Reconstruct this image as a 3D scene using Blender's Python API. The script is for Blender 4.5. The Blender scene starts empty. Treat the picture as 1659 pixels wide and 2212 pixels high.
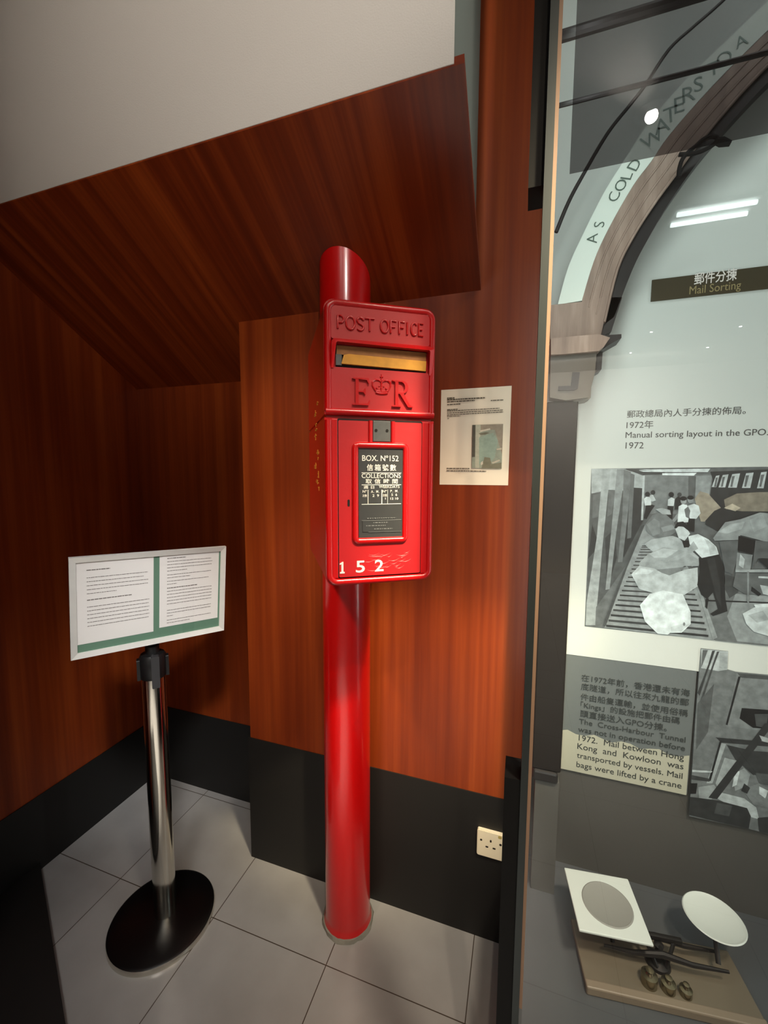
import bpy, bmesh, math, random
from mathutils import Vector, Matrix
random.seed(7)
S = bpy.context.scene
COL = S.collection

# ------------------------------------------------------------------ camera, exposure, world, room lights and added fills
F_PX, YAW, PIT, ROL, CAM_H = 894.23, 0.323752, 0.0956179, 0.00430972, 1.48
def cam_axes():
    cy, sy, cp, sp, cr, sr = math.cos(YAW), math.sin(YAW), math.cos(PIT), math.sin(PIT), math.cos(ROL), math.sin(ROL)
    fw = Vector((-sy*cp, cy*cp, -sp)); rt = Vector((cy, sy, 0)); up = rt.cross(fw)
    return cr*rt + sr*up, -sr*rt + cr*up, fw
RT, UP, FW = cam_axes()
cam_d = bpy.data.cameras.new('camera'); cam = bpy.data.objects.new('camera', cam_d); COL.objects.link(cam)
cam_d.sensor_fit = 'HORIZONTAL'; cam_d.sensor_width = 36.0; cam_d.lens = F_PX/1659*36.0
cam_d.clip_start = 0.02; cam_d.clip_end = 60
cam.matrix_world = Matrix(((RT.x, UP.x, -FW.x, 0), (RT.y, UP.y, -FW.y, 0), (RT.z, UP.z, -FW.z, CAM_H), (0, 0, 0, 1)))
S.camera = cam
vs = S.view_settings
vs.view_transform = 'Standard'; vs.look = 'None'; vs.gamma = 1.0; vs.use_curve_mapping = False
vs.exposure = 0.0
wd = bpy.data.worlds.new('world'); S.world = wd; wd.use_nodes = True
wd.node_tree.nodes['Background'].inputs[0].default_value = (0.9, 0.92, 1.0, 1)
wd.node_tree.nodes['Background'].inputs[1].default_value = 0.01

def spot(name, loc, aim, watts, colour, angle, blend, size):
    d = bpy.data.lights.new(name, 'SPOT'); d.energy = watts; d.color = colour
    d.spot_size = math.radians(angle); d.spot_blend = blend; d.shadow_soft_size = size
    o = bpy.data.objects.new(name, d); COL.objects.link(o); o.location = loc
    o.rotation_euler = (Vector(aim)-Vector(loc)).to_track_quat('-Z', 'Y').to_euler()
    return o
def area(name, loc, aim, watts, colour, sx, sy, spread=180):
    d = bpy.data.lights.new(name, 'AREA'); d.energy = watts; d.color = colour; d.shape = 'RECTANGLE'; d.size = sx; d.size_y = sy
    d.spread = math.radians(spread)
    o = bpy.data.objects.new(name, d); COL.objects.link(o); o.location = loc
    o.rotation_euler = (Vector(aim)-Vector(loc)).to_track_quat('-Z', 'Y').to_euler()
    return o
WARM, COOL = (1.0, 0.80, 0.58), (0.90, 1.0, 0.95)
spot('wall_glow_lamp', (0.43, -0.70, 2.885), (0.0, 1.23, 0.80), 70, (1.0, 0.82, 0.62), 46, 1.0, 0.022)
spot('corner_fill', (0.75, 0.0, 2.86), (-0.12, 1.23, 0.82), 320, (1.0, 0.85, 0.66), 42, 1.0, 0.16)  # added without a fitting, brightens the right of the wood wall
spot('corner_glow_fill', (0.75, 0.0, 2.86), (-0.25, 1.23, 0.95), 540, (1.0, 0.82, 0.50), 24, 1.0, 0.06)  # tighter added beam for the orange glow beside the post
spot('plaster_fill', (0.43, -0.70, 2.885), (-0.52, 0.9, 2.66), 108, (1.0, 0.92, 0.84), 52, 1.0, 0.022)  # added beam that lifts the plaster stair front
spot('sign_fill', (0.15, -0.30, 2.86), (-1.04, 0.93, 1.08), 430, (1.0, 0.97, 0.93), 18, 1.0, 0.20)  # added beam with no fitting, brightens the sign panel
spot('floor_fill', (-0.35, -0.40, 2.86), (-1.22, 0.95, 0.0), 130, (1.0, 0.95, 0.90), 24, 1.0, 0.25)  # added from above to lift the floor at the left
spot('post_fill', (-0.75, -0.30, 2.86), (-0.60, 1.2, 0.85), 150, (1.0, 0.78, 0.55), 24, 1.0, 0.06)  # added beam for the lower post and the wall beside it
spot('viewer_floor_fill', (-0.55, -0.12, 2.86), (-0.55, -0.10, 0.0), 1250, (1.0, 0.92, 0.80), 33, 0.8, 0.03)  # added over unseen floor, so the pole catches a highlight
spot('panel_fill', (-0.75, -0.30, 2.86), (-0.76, 1.23, 1.50), 150, (1.0, 0.80, 0.58), 22, 1.0, 0.12)  # narrow added beam for the left end of the back wall
spot('front_fill', (-0.35, -0.40, 2.86), (-0.50, 1.2, 1.1), 10, (1.0, 0.94, 0.86), 62, 1.0, 0.10)  # weak added fill over the back wall
area('wall_wash_lamp', (0.6, -4.4, 2.86), (0.6, -5.2, 1.3), 46, (1.0, 0.95, 0.87), 2.2, 0.15)
area('side_wash_lamp', (3.05, -2.1, 2.80), (3.6, -2.1, 1.7), 22, (1.0, 0.95, 0.90), 0.15, 1.4)
area('case_lamp_left', (0.075, 0.74, 1.45), (0.55, 1.2, 1.45), 3.4, COOL, 0.03, 1.5)
area('case_lamp_right', (1.25, 0.78, 1.40), (0.5, 1.2, 1.40), 4.2, COOL, 0.03, 1.9)
area('case_lamp_top', (0.45, 0.72, 2.70), (0.30, 1.15, 1.6), 3.5, COOL, 0.7, 0.03)

# ------------------------------------------------------------------ helpers
def lin(c):
    c = c/255.0
    return c/12.92 if c <= 0.04045 else ((c+0.055)/1.055)**2.4
def rgb(r, g, b): return (lin(r), lin(g), lin(b), 1)
def W(px, py, Y):                      # a photo pixel carried onto the upright plane y = Y
    d = RT*((px-829.5)/F_PX) - UP*((py-1106.0)/F_PX) + FW
    return Vector((0, 0, CAM_H)) + d*(Y/d.y)
def FL(px, py, z):                     # ... onto the level plane z
    d = RT*((px-829.5)/F_PX) - UP*((py-1106.0)/F_PX) + FW
    return Vector((0, 0, CAM_H)) + d*((z-CAM_H)/d.z)

def mat(name, base, rough=0.5, metal=0.0, spec=0.5, coat=0.0, coat_rough=0.1, bump=0.0, bump_scale=200.0, var=0.0, var_scale=8.0, emit=None, emit_s=0.0):
    m = bpy.data.materials.new(name); m.use_nodes = True; nt = m.node_tree; b = nt.nodes['Principled BSDF']
    b.inputs['Base Color'].default_value = base; b.inputs['Roughness'].default_value = rough; b.inputs['Metallic'].default_value = metal
    b.inputs['Specular IOR Level'].default_value = spec
    b.inputs['Coat Weight'].default_value = coat; b.inputs['Coat Roughness'].default_value = coat_rough
    if emit: b.inputs['Emission Color'].default_value = emit; b.inputs['Emission Strength'].default_value = emit_s
    if bump or var: tc = nt.nodes.new('ShaderNodeTexCoord')
    if var:
        n = nt.nodes.new('ShaderNodeTexNoise'); n.inputs['Scale'].default_value = var_scale; n.inputs['Detail'].default_value = 5
        nt.links.new(tc.outputs['Object'], n.inputs['Vector'])
        mx = nt.nodes.new('ShaderNodeMix'); mx.data_type = 'RGBA'
        mx.inputs['A'].default_value = tuple(c*(1-var) for c in base[:3])+(1,); mx.inputs['B'].default_value = tuple(min(1, c*(1+var)) for c in base[:3])+(1,)
        nt.links.new(n.outputs['Fac'], mx.inputs['Factor']); nt.links.new(mx.outputs['Result'], b.inputs['Base Color'])
    if bump:
        n2 = nt.nodes.new('ShaderNodeTexNoise'); n2.inputs['Scale'].default_value = bump_scale; n2.inputs['Detail'].default_value = 4
        nt.links.new(tc.outputs['Object'], n2.inputs['Vector'])
        bp = nt.nodes.new('ShaderNodeBump'); bp.inputs['Strength'].default_value = bump; bp.inputs['Distance'].default_value = 0.004
        nt.links.new(n2.outputs['Fac'], bp.inputs['Height']); nt.links.new(bp.outputs['Normal'], b.inputs['Normal'])
    return m
def wood(name, dark, mid, light, rot=(0, 0, 0), sc=(38, 38, 0.9), rough=0.38, spec=0.35):
    m = mat(name, mid, rough, spec=spec); nt = m.node_tree; b = nt.nodes['Principled BSDF']
    tc = nt.nodes.new('ShaderNodeTexCoord'); r = nt.nodes.new('ShaderNodeMapping'); r.inputs['Rotation'].default_value = rot
    mp = nt.nodes.new('ShaderNodeMapping'); mp.inputs['Scale'].default_value = sc
    nt.links.new(tc.outputs['Object'], r.inputs['Vector']); nt.links.new(r.outputs['Vector'], mp.inputs['Vector'])
    n = nt.nodes.new('ShaderNodeTexNoise'); n.inputs['Scale'].default_value = 1.0; n.inputs['Detail'].default_value = 6; n.inputs['Roughness'].default_value = 0.62
    nt.links.new(mp.outputs['Vector'], n.inputs['Vector'])
    mp2 = nt.nodes.new('ShaderNodeMapping'); mp2.inputs['Scale'].default_value = (sc[0]*0.16, sc[1]*0.16, sc[2]*0.5)
    nt.links.new(r.outputs['Vector'], mp2.inputs['Vector'])
    n2 = nt.nodes.new('ShaderNodeTexNoise'); n2.inputs['Scale'].default_value = 1.0; n2.inputs['Detail'].default_value = 3
    nt.links.new(mp2.outputs['Vector'], n2.inputs['Vector'])
    ad = nt.nodes.new('ShaderNodeMix'); ad.data_type = 'FLOAT'; ad.inputs['Factor'].default_value = 0.42
    nt.links.new(n.outputs['Fac'], ad.inputs['A']); nt.links.new(n2.outputs['Fac'], ad.inputs['B'])
    cr = nt.nodes.new('ShaderNodeValToRGB'); e = cr.color_ramp.elements
    e[0].position = 0.34; e[0].color = dark; e[1].position = 0.66; e[1].color = light
    k = cr.color_ramp.elements.new(0.5); k.color = mid
    nt.links.new(ad.outputs['Result'], cr.inputs['Fac']); nt.links.new(cr.outputs['Color'], b.inputs['Base Color'])
    return m
def glass_mat(name, tint=(1, 1, 1, 1), ior=1.5, gain=1.0):
    m = bpy.data.materials.new(name); m.use_nodes = True; nt = m.node_tree; nt.nodes.clear()
    o = nt.nodes.new('ShaderNodeOutputMaterial'); t = nt.nodes.new('ShaderNodeBsdfTransparent'); g = nt.nodes.new('ShaderNodeBsdfGlossy')
    t.inputs[0].default_value = tint; g.inputs['Roughness'].default_value = 0.0; g.inputs['Color'].default_value = (gain, gain, gain, 1)
    lw = nt.nodes.new('ShaderNodeLayerWeight'); lw.inputs['Blend'].default_value = 0.5     # Schlick reflectance, the same from both sides
    pw = nt.nodes.new('ShaderNodeMath'); pw.operation = 'POWER'; pw.inputs[1].default_value = 5.0; nt.links.new(lw.outputs['Facing'], pw.inputs[0])
    f0 = ((ior-1)/(ior+1))**2*2
    fr = nt.nodes.new('ShaderNodeMath'); fr.operation = 'MULTIPLY_ADD'; fr.inputs[1].default_value = 1-f0; fr.inputs[2].default_value = f0; nt.links.new(pw.outputs[0], fr.inputs[0])
    mx = nt.nodes.new('ShaderNodeMixShader')
    nt.links.new(fr.outputs[0], mx.inputs[0]); nt.links.new(t.outputs[0], mx.inputs[1]); nt.links.new(g.outputs[0], mx.inputs[2]); nt.links.new(mx.outputs[0], o.inputs[0])
    return m
def tint_mat(name, tint):
    m = bpy.data.materials.new(name); m.use_nodes = True; nt = m.node_tree; nt.nodes.clear()
    o = nt.nodes.new('ShaderNodeOutputMaterial'); t = nt.nodes.new('ShaderNodeBsdfTransparent'); t.inputs[0].default_value = tint
    nt.links.new(t.outputs[0], o.inputs[0]); return m

def thing(name, label, cat, loc=(0, 0, 0), rotz=0.0, group=None):
    o = bpy.data.objects.new(name, None); COL.objects.link(o); o.location = loc; o.rotation_euler = (0, 0, rotz)
    o.empty_display_size = 0.05; o['label'] = label; o['category'] = cat
    if group: o['group'] = group
    return o
def local(o):
    m = Matrix.Translation(o.location) @ o.rotation_euler.to_matrix().to_4x4()
    return local(o.parent) @ m if o.parent else m
def obj(name, bm, m, parent=None, world=True, smooth=False, angle=35):
    me = bpy.data.meshes.new(name)
    if parent and world: bmesh.ops.transform(bm, matrix=local(parent).inverted(), verts=bm.verts)
    bm.to_mesh(me); bm.free()
    for mm in (m if isinstance(m, (list, tuple)) else [m]): me.materials.append(mm)
    if smooth:
        for p in me.polygons: p.use_smooth = True
        me.set_sharp_from_angle(angle=math.radians(angle))
    o = bpy.data.objects.new(name, me); COL.objects.link(o)
    if parent: o.parent = parent
    return o
def tag(o, label, cat, group=None):
    o['label'] = label; o['category'] = cat
    if group: o['group'] = group
    return o
def struct(name, bm, m): o = obj(name, bm, m); o['kind'] = 'structure'; return o

def box(bm, x0, x1, y0, y1, z0, z1, bev=0.0, seg=2):
    r = bmesh.ops.create_cube(bm, size=1.0); v = r['verts']
    for k in v: k.co = Vector(((x0+x1)/2+k.co.x*(x1-x0), (y0+y1)/2+k.co.y*(y1-y0), (z0+z1)/2+k.co.z*(z1-z0)))
    if bev:
        ed = list({e for k in v for e in k.link_edges})
        bmesh.ops.bevel(bm, geom=ed, offset=bev, segments=seg, affect='EDGES', profile=0.5)
    return bm
def nbox(*a, **k): return box(bmesh.new(), *a, **k)
def prism(bm, pts, f0, f1):            # pts 2d; f0, f1 map (a, b) to the two end faces
    a = [bm.verts.new(f0(p)) for p in pts]; b = [bm.verts.new(f1(p)) for p in pts]; n = len(pts)
    fs = [bm.faces.new(a), bm.faces.new(list(reversed(b)))]
    for i in range(n): fs.append(bm.faces.new((a[i], b[i], b[(i+1) % n], a[(i+1) % n])))
    bmesh.ops.recalc_face_normals(bm, faces=fs)
    return fs
def xz_prism(bm, pts, y0, y1):
    return prism(bm, [(p[0], p[1]) for p in pts], lambda p: Vector((p[0], y0, p[1])), lambda p: Vector((p[0], y1, p[1])))
def lathe(bm, prof, c=(0, 0, 0), seg=48):
    rings = []
    for r, z in prof:
        if r < 1e-6: rings.append([bm.verts.new((c[0], c[1], c[2]+z))])
        else: rings.append([bm.verts.new((c[0]+r*math.cos(2*math.pi*i/seg), c[1]+r*math.sin(2*math.pi*i/seg), c[2]+z)) for i in range(seg)])
    fs = []
    for a, b in zip(rings, rings[1:]):
        for i in range(seg):
            j = (i+1) % seg
            if len(a) == 1 and len(b) > 1: fs.append(bm.faces.new((a[0], b[i], b[j])))
            elif len(b) == 1 and len(a) > 1: fs.append(bm.faces.new((a[i], a[j], b[0])))
            elif len(a) > 1: fs.append(bm.faces.new((a[i], a[j], b[j], b[i])))
    bmesh.ops.recalc_face_normals(bm, faces=fs)
    return bm
def tube(bm, pts, r, seg=8, closed=False, caps=True):
    pts = [Vector(p) for p in pts]; n = len(pts); rings = []; prev = None
    for i, p in enumerate(pts):
        if closed: d = (pts[(i+1) % n]-pts[i-1]).normalized()
        else: d = (pts[min(i+1, n-1)]-pts[max(i-1, 0)]).normalized()
        if prev is None:
            ref = Vector((0, 0, 1)) if abs(d.z) < 0.9 else Vector((0, 1, 0)); u = d.cross(ref).normalized()
        else: u = (prev - d*prev.dot(d)).normalized()
        prev = u; w = d.cross(u); rr = r[i] if isinstance(r, (list, tuple)) else r
        rings.append([bm.verts.new(p+(u*math.cos(2*math.pi*k/seg)+w*math.sin(2*math.pi*k/seg))*rr) for k in range(seg)])
    fs = []
    for i in range(n if closed else n-1):
        a, b = rings[i], rings[(i+1) % n]
        for k in range(seg): fs.append(bm.faces.new((a[k], a[(k+1) % seg], b[(k+1) % seg], b[k])))
    if caps and not closed: fs.append(bm.faces.new(rings[0])); fs.append(bm.faces.new(rings[-1]))
    bmesh.ops.recalc_face_normals(bm, faces=fs)
    return bm
def rrect(x0, x1, z0, z1, r, n=6):
    out = []
    for cx, cz, a0 in ((x1-r, z1-r, 0), (x0+r, z1-r, 90), (x0+r, z0+r, 180), (x1-r, z0+r, 270)):
        for i in range(n+1):
            a = math.radians(a0+90*i/n); out.append((cx+r*math.cos(a), cz+r*math.sin(a)))
    return out
def arc(cx, cz, rx, rz, a0, a1, n): return [(cx+rx*math.cos(math.radians(a0+(a1-a0)*i/n)), cz+rz*math.sin(math.radians(a0+(a1-a0)*i/n))) for i in range(n+1)]
def text_bm(body, x0, x1, zb, y, h=None, depth=0.0006, bold=0.0, bevel=0.0, spacing=1.0, sit=False):
    """letters in the x-z plane, facing -y; baseline zb, stretched to x0..x1, cap height h"""
    cu = bpy.data.curves.new('lettering', 'FONT'); cu.body = body; cu.size = 1.0; cu.extrude = 0.5; cu.offset = bold
    cu.resolution_u = 3; cu.space_character = spacing
    o = bpy.data.objects.new('lettering', cu); COL.objects.link(o)
    bpy.context.view_layer.update()
    me = bpy.data.meshes.new_from_object(o.evaluated_get(bpy.context.evaluated_depsgraph_get()))
    bpy.data.objects.remove(o); bpy.data.curves.remove(cu)
    bm = bmesh.new(); bm.from_mesh(me); bpy.data.meshes.remove(me)
    xs = [v.co.x for v in bm.verts]; ys = [v.co.y for v in bm.verts]
    if not xs: return bm
    lo, hi = min(xs), max(xs); sx = (x1-x0)/(hi-lo); ymax = max(ys)
    y_0 = min(ys) if sit else 0.0
    sz = h/(ymax-y_0) if h else sx
    for v in bm.verts:
        v.co = Vector((x0+(v.co.x-lo)*sx, y-depth*(0.5+v.co.z), zb+(v.co.y-y_0)*sz))
    return bm
def join(bm, other):
    me = bpy.data.meshes.new('tmp'); other.to_mesh(me); other.free(); bm.from_mesh(me); bpy.data.meshes.remove(me); return bm

# ------------------------------------------------------------------ materials
M_wall = wood('red_brown_veneer', rgb(100, 35, 11), rgb(128, 51, 16), rgb(153, 70, 24), sc=(24, 24, 0.6))
SLOPE = math.atan(0.6514)
M_soffit = wood('red_brown_veneer_sloped', rgb(88, 30, 9), rgb(122, 46, 14), rgb(164, 74, 26), rot=(SLOPE, 0, 0), sc=(26, 0.7, 26), rough=0.34)
M_skirt = mat('black_skirting_paint', rgb(15, 14, 13), 0.6, var=0.25, var_scale=6)
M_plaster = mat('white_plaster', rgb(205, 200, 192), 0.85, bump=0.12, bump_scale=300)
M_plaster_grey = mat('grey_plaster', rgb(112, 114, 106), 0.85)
M_ceiling = mat('ceiling_paint', rgb(190, 188, 182), 0.9)
M_red = mat('red_gloss_paint', rgb(190, 8, 12), 0.30, coat=0.6, coat_rough=0.16, bump=0.10, bump_scale=60)
M_red_face = mat('red_paint_pink_haze', rgb(186, 26, 32), 0.42, coat=0.35, coat_rough=0.38, bump=0.12, bump_scale=50)  # pinkish base stands in for the reflected haze on the plates
M_red_post = mat('red_post_paint', rgb(190, 8, 10), 0.28, coat=0.7, coat_rough=0.12, bump=0.03, bump_scale=30)
M_gap = mat('dark_seam', rgb(14, 6, 6), 0.8)
M_tab = mat('grey_metal_tab', rgb(92, 94, 95), 0.5, metal=0.3, var=0.25, var_scale=90)
M_notice = mat('charcoal_enamel', rgb(58, 60, 62), 0.42, var=0.12, var_scale=40)
M_white = mat('white_lettering', rgb(232, 230, 224), 0.6)
M_grey_letter = mat('faded_grey_lettering', rgb(120, 124, 126), 0.7)
M_yellow = mat('worn_yellow_paint', rgb(205, 140, 40), 0.7)
M_brass = mat('yellowed_wood_flap', rgb(214, 150, 50), 0.45, var=0.35, var_scale=40)
M_brown_flap = mat('tarnished_flap', rgb(150, 98, 48), 0.5, var=0.35, var_scale=60)
M_steel = mat('polished_steel', rgb(216, 212, 202), 0.12, metal=1.0)
M_alu = mat('brushed_aluminium', rgb(226, 226, 222), 0.38, metal=0.35, var=0.06, var_scale=30)
M_black = mat('black_plastic', rgb(18, 18, 19), 0.38)
M_disc = mat('black_gloss_disc', rgb(6, 6, 7), 0.30)
M_green = mat('green_backing', rgb(92, 128, 108), 0.6)
M_paper = mat('white_paper', rgb(225, 224, 222), 0.75)
M_cream = mat('cream_paper', rgb(244, 234, 210), 0.75, var=0.05, var_scale=12)
M_ink = mat('grey_ink', rgb(112, 108, 104), 0.8)
M_ink2 = mat('dark_ink', rgb(84, 76, 62), 0.8)
M_socket = mat('cream_socket', rgb(232, 222, 196), 0.35)
M_hole = mat('socket_hole', rgb(26, 18, 10), 0.8)
M_stain = mat('yellow_stain', rgb(178, 160, 92), 0.6)
M_sealant = mat('grey_sealant', rgb(120, 118, 110), 0.8, bump=0.4, bump_scale=120)
M_frame = mat('dark_grey_metal', rgb(52, 58, 58), 0.42, metal=0.5)
M_frame_black = mat('black_metal', rgb(9, 9, 9), 0.7, spec=0.2)
M_edge = mat('edge_tan_reflection', rgb(138, 110, 88), 0.5)  # tan of the reflected wood put into the metal edge's colour
M_panel = mat('white_exhibit_board', rgb(206, 215, 210), 0.6)
M_greyboard = mat('grey_exhibit_board', rgb(100, 108, 108), 0.6)
M_backgrey = mat('grey_case_lining', rgb(78, 78, 74), 0.7)
M_deck = mat('grey_case_deck', rgb(82, 86, 88), 0.3, var=0.06, var_scale=5)
M_band = mat('olive_black_band', rgb(58, 52, 30), 0.5)
M_darkwood = wood('dark_arch_wood', rgb(112, 97, 88), rgb(150, 132, 119), rgb(186, 168, 154), sc=(30, 30, 3), rough=0.45)
M_arch_dark = mat('black_arch_edge', rgb(22, 20, 19), 0.5)
M_strip = mat('pale_green_inscription', rgb(224, 238, 228), 0.55)
M_pilaster = mat('dark_pilaster', rgb(22, 18, 14), 0.6, spec=0.25)
M_brownwood = mat('walnut_board', rgb(112, 104, 88), 0.4, var=0.15, var_scale=14)
M_plate = mat('white_enamel_plate', rgb(206, 216, 210), 0.3)
M_dish = mat('grey_pan_recess', rgb(140, 142, 136), 0.35)
M_iron = mat('dark_iron', rgb(46, 44, 42), 0.4, metal=0.6)
M_brassw = mat('brass_weights', rgb(140, 130, 104), 0.25, metal=0.9)
M_glass = glass_mat('clear_glass', ior=1.5)
M_acrylic = glass_mat('acrylic_cover', ior=1.45)
M_dark_tint = tint_mat('dark_tint', (0.25, 0.232, 0.24, 1))  # see-through darker tint for the upper part of the case glass
M_tube = mat('lit_fluorescent_tube', (1, 1, 1, 1), 0.5, emit=(0.85, 1.0, 0.97, 1), emit_s=10)
M_bulb = mat('lit_downlight_lens', (1, 1, 1, 1), 0.5, emit=(1.0, 0.97, 0.92, 1), emit_s=120)
M_can = mat('white_fitting', rgb(200, 200, 198), 0.5)

# floor: pale polished tiles 0.415 m square with thin joints
def tile_floor():
    m = mat('pale_tiles', rgb(150, 142, 132), 0.30, spec=0.5); nt = m.node_tree; b = nt.nodes['Principled BSDF']
    tc = nt.nodes.new('ShaderNodeTexCoord'); mp = nt.nodes.new('ShaderNodeMapping')
    mp.inputs['Location'].default_value = (0.514, -1.0, 0); nt.links.new(tc.outputs['Object'], mp.inputs['Vector'])
    br = nt.nodes.new('ShaderNodeTexBrick'); br.offset = 0.0; br.squash = 1.0
    br.inputs['Scale'].default_value = 1.0; br.inputs['Brick Width'].default_value = 0.415; br.inputs['Row Height'].default_value = 0.415
    br.inputs['Mortar Size'].default_value = 0.0016; br.inputs['Mortar Smooth'].default_value = 0.3
    br.inputs['Color1'].default_value = rgb(156, 156, 155); br.inputs['Color2'].default_value = rgb(152, 152, 152); br.inputs['Mortar'].default_value = rgb(66, 56, 48)
    nt.links.new(mp.outputs['Vector'], br.inputs['Vector'])
    n = nt.nodes.new('ShaderNodeTexNoise'); n.inputs['Scale'].default_value = 5; n.inputs['Detail'].default_value = 6
    nt.links.new(tc.outputs['Object'], n.inputs['Vector'])
    mx = nt.nodes.new('ShaderNodeMix'); mx.data_type = 'RGBA'; mx.blend_type = 'MULTIPLY'; mx.inputs['Factor'].default_value = 1.0
    cr = nt.nodes.new('ShaderNodeValToRGB'); cr.color_ramp.elements[0].position = 0.3; cr.color_ramp.elements[0].color = (0.8, 0.79, 0.78, 1)
    cr.color_ramp.elements[1].position = 0.7; cr.color_ramp.elements[1].color = (1, 1, 1, 1)
    nt.links.new(n.outputs['Fac'], cr.inputs['Fac']); nt.links.new(br.outputs['Color'], mx.inputs['A']); nt.links.new(cr.outputs['Color'], mx.inputs['B'])
    nt.links.new(mx.outputs['Result'], b.inputs['Base Color'])
    return m

# ------------------------------------------------------------------ the setting
XL, XF, XR = -1.66, -0.938, 2.6          # left wall, left corner of the nearer back wall, right end
YB, YR = 1.232, 1.45                     # nearer back wall, recess behind it
struct('floor', nbox(XL-0.3, 4.0, -5.2, 1.9, -0.1, 0), tile_floor())
struct('wall_back', nbox(XF, XR+0.4, YB, 1.7, 0, 3.0), M_wall)
struct('wall_recess', nbox(XL-0.2, XF, YR, 1.7, 0, 3.0), M_wall)
struct('wall_left', nbox(XL-0.2, XL, 0.50, YR, 0, 3.0), M_wall)
struct('wall_rear', nbox(XL-0.2, 3.9, -5.4, -5.2, 0, 3.0), M_plaster)
struct('wall_right', nbox(3.6, 3.8, -5.2, YB, 0, 3.0), M_plaster)
struct('ceiling', nbox(XL-0.2, 3.9, -5.2, 1.7, 2.9, 3.0), M_ceiling)
T = 0.012
struct('baseboard_back', nbox(XF-T+0.004, -0.012, YB-0.004, YB+0.01, 0, 0.488), M_skirt)
struct('baseboard_recess', nbox(XL, XF, YR-0.004, YR+0.01, 0, 0.365), M_skirt)
struct('baseboard_left', nbox(XL-0.01, XL+0.004, 0.50, YR, 0, 0.285), M_skirt)
# underside of a staircase: plaster front and side, veneered sloping soffit
YS, ZS = 0.847, 2.238
def soff(y): return ZS-0.6514*(y-YS)
bm = bmesh.new(); x0, x1 = XL, -0.150
prism(bm, [(YS, ZS+0.004), (YS, 2.9), (YB+0.0, 2.9), (YB, soff(YB)+0.02)], lambda p: Vector((x0, p[0], p[1])), lambda p: Vector((x1, p[0], p[1])))
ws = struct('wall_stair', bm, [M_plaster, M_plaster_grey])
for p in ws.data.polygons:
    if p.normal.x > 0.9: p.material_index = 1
bm = bmesh.new()
xr = -0.131
prism(bm, [(YS+0.001, ZS), (YS+0.001, ZS+0.016), (YR, soff(YR)+0.018), (YR, soff(YR))], lambda p: Vector((XL, p[0], p[1])), lambda p: Vector((XF, p[0], p[1])))
prism(bm, [(YS+0.001, ZS), (YS+0.001, ZS+0.016), (YB, soff(YB)+0.018), (YB, soff(YB))], lambda p: Vector((XF, p[0], p[1])), lambda p: Vector((xr, p[0], p[1])))
struct('ceiling_soffit', bm, M_soffit)
# nearer the viewer an unseen wall block is added to shade the left side; a low black plinth fills the corner
struct('wall_light_block', nbox(XL-0.2, -1.32, -5.2, 0.50, 0, 3.0), M_wall)  # added out of view to keep light off recess and left wall
pl_pts = [(-1.655, 0.929), (-1.118, 0.654), (-0.66, 0.42), (-0.66, -0.2), (-1.31, -0.2), (-1.31, 0.51), (-1.655, 0.51)]
bm = bmesh.new(); prism(bm, pl_pts, lambda p: Vector((p[0], p[1], 0)), lambda p: Vector((p[0], p[1], 0.03)))
tag(obj('floor_plinth', bm, M_skirt), 'low black floor plinth with an angled edge beside the sign stand', 'plinth')

# ------------------------------------------------------------------ red post
PX, PY, PR = -0.507, 1.150, 0.0735
post = thing('red_post', 'tall round red post running from the tiled floor up to the sloping wood soffit', 'post', (PX, PY, 0))
bm = bmesh.new(); seg = 64
prof = [(PR+0.006, 0.0), (PR+0.006, 0.010), (PR+0.001, 0.02), (PR, 0.03)]
lathe(bm, prof + [(PR, 0.3), (PR, 0.9), (PR, 1.5), (PR, 1.9)], (PX, PY, 0), seg)
top = [v for v in bm.verts if abs(v.co.z-1.9) < 1e-5]
for v in top: v.co.z = soff(v.co.y)-0.001
obj('shaft', bm, M_red_post, post, smooth=True)
bm = bmesh.new(); lathe(bm, [(PR+0.002, 0.012), (PR+0.008, 0.010), (PR+0.013, 0.0)], (PX, PY, 0), 40)
for v in bm.verts:
    k = 1+0.03*random.uniform(-1, 1); v.co.x = PX+(v.co.x-PX)*k; v.co.y = PY+(v.co.y-PY)*k
obj('sealant_ring', bm, M_sealant, post, smooth=True)['label'] = 'grey sealant ring on the floor'

# ------------------------------------------------------------------ pillar letter box (local: x along the face, y into the box, z up)
BX = thing('letter_box', 'red cast iron letter box reading POST OFFICE fixed to the round red post', 'letter box', (-0.274, 0.806, 1.529), 0.588)
def bobj(name, bm, m, parent=BX, smooth=False, label=None, angle=35):
    o = obj(name, bm, m, parent, world=False, smooth=smooth, angle=angle)
    if label: o['label'] = label
    return o
L, R_, TP, BT, SP = -0.117, 0.1125, 0.283, -0.281, 0.0610
DEP = 0.352
def body(zb, zt, round_top, round_bot, yb=0.0):
    r = 0.020; n = 7
    def corner(cx, cz, a0): return [(cx+r*math.cos(math.radians(a0+90*i/n)), cz+r*math.sin(math.radians(a0+90*i/n))) for i in range(n+1)]
    pts = []
    pts += corner(R_-r, zt-r, 0) if round_top else [(R_, zt)]
    pts += corner(L+r, zt-r, 90) if round_top else [(L, zt)]
    pts += corner(L+r, zb+r, 180) if round_bot else [(L, zb)]
    pts += corner(R_-r, zb+r, 270) if round_bot else [(R_, zb)]
    return pts
bm = bmesh.new()
for (zb, zt, rt, rb) in ((SP+0.003, TP, True, False), (BT, SP-0.003, False, True)):
    xz_prism(bm, body(zb, zt, rt, rb), 0.006, DEP)
xz_prism(bm, [(L+0.004, SP-0.004), (R_-0.004, SP-0.004), (R_-0.004, SP+0.004), (L+0.004, SP+0.004)], 0.012, DEP-0.01)
bobj('casing', bm, M_red, smooth=True, angle=40)
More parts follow.
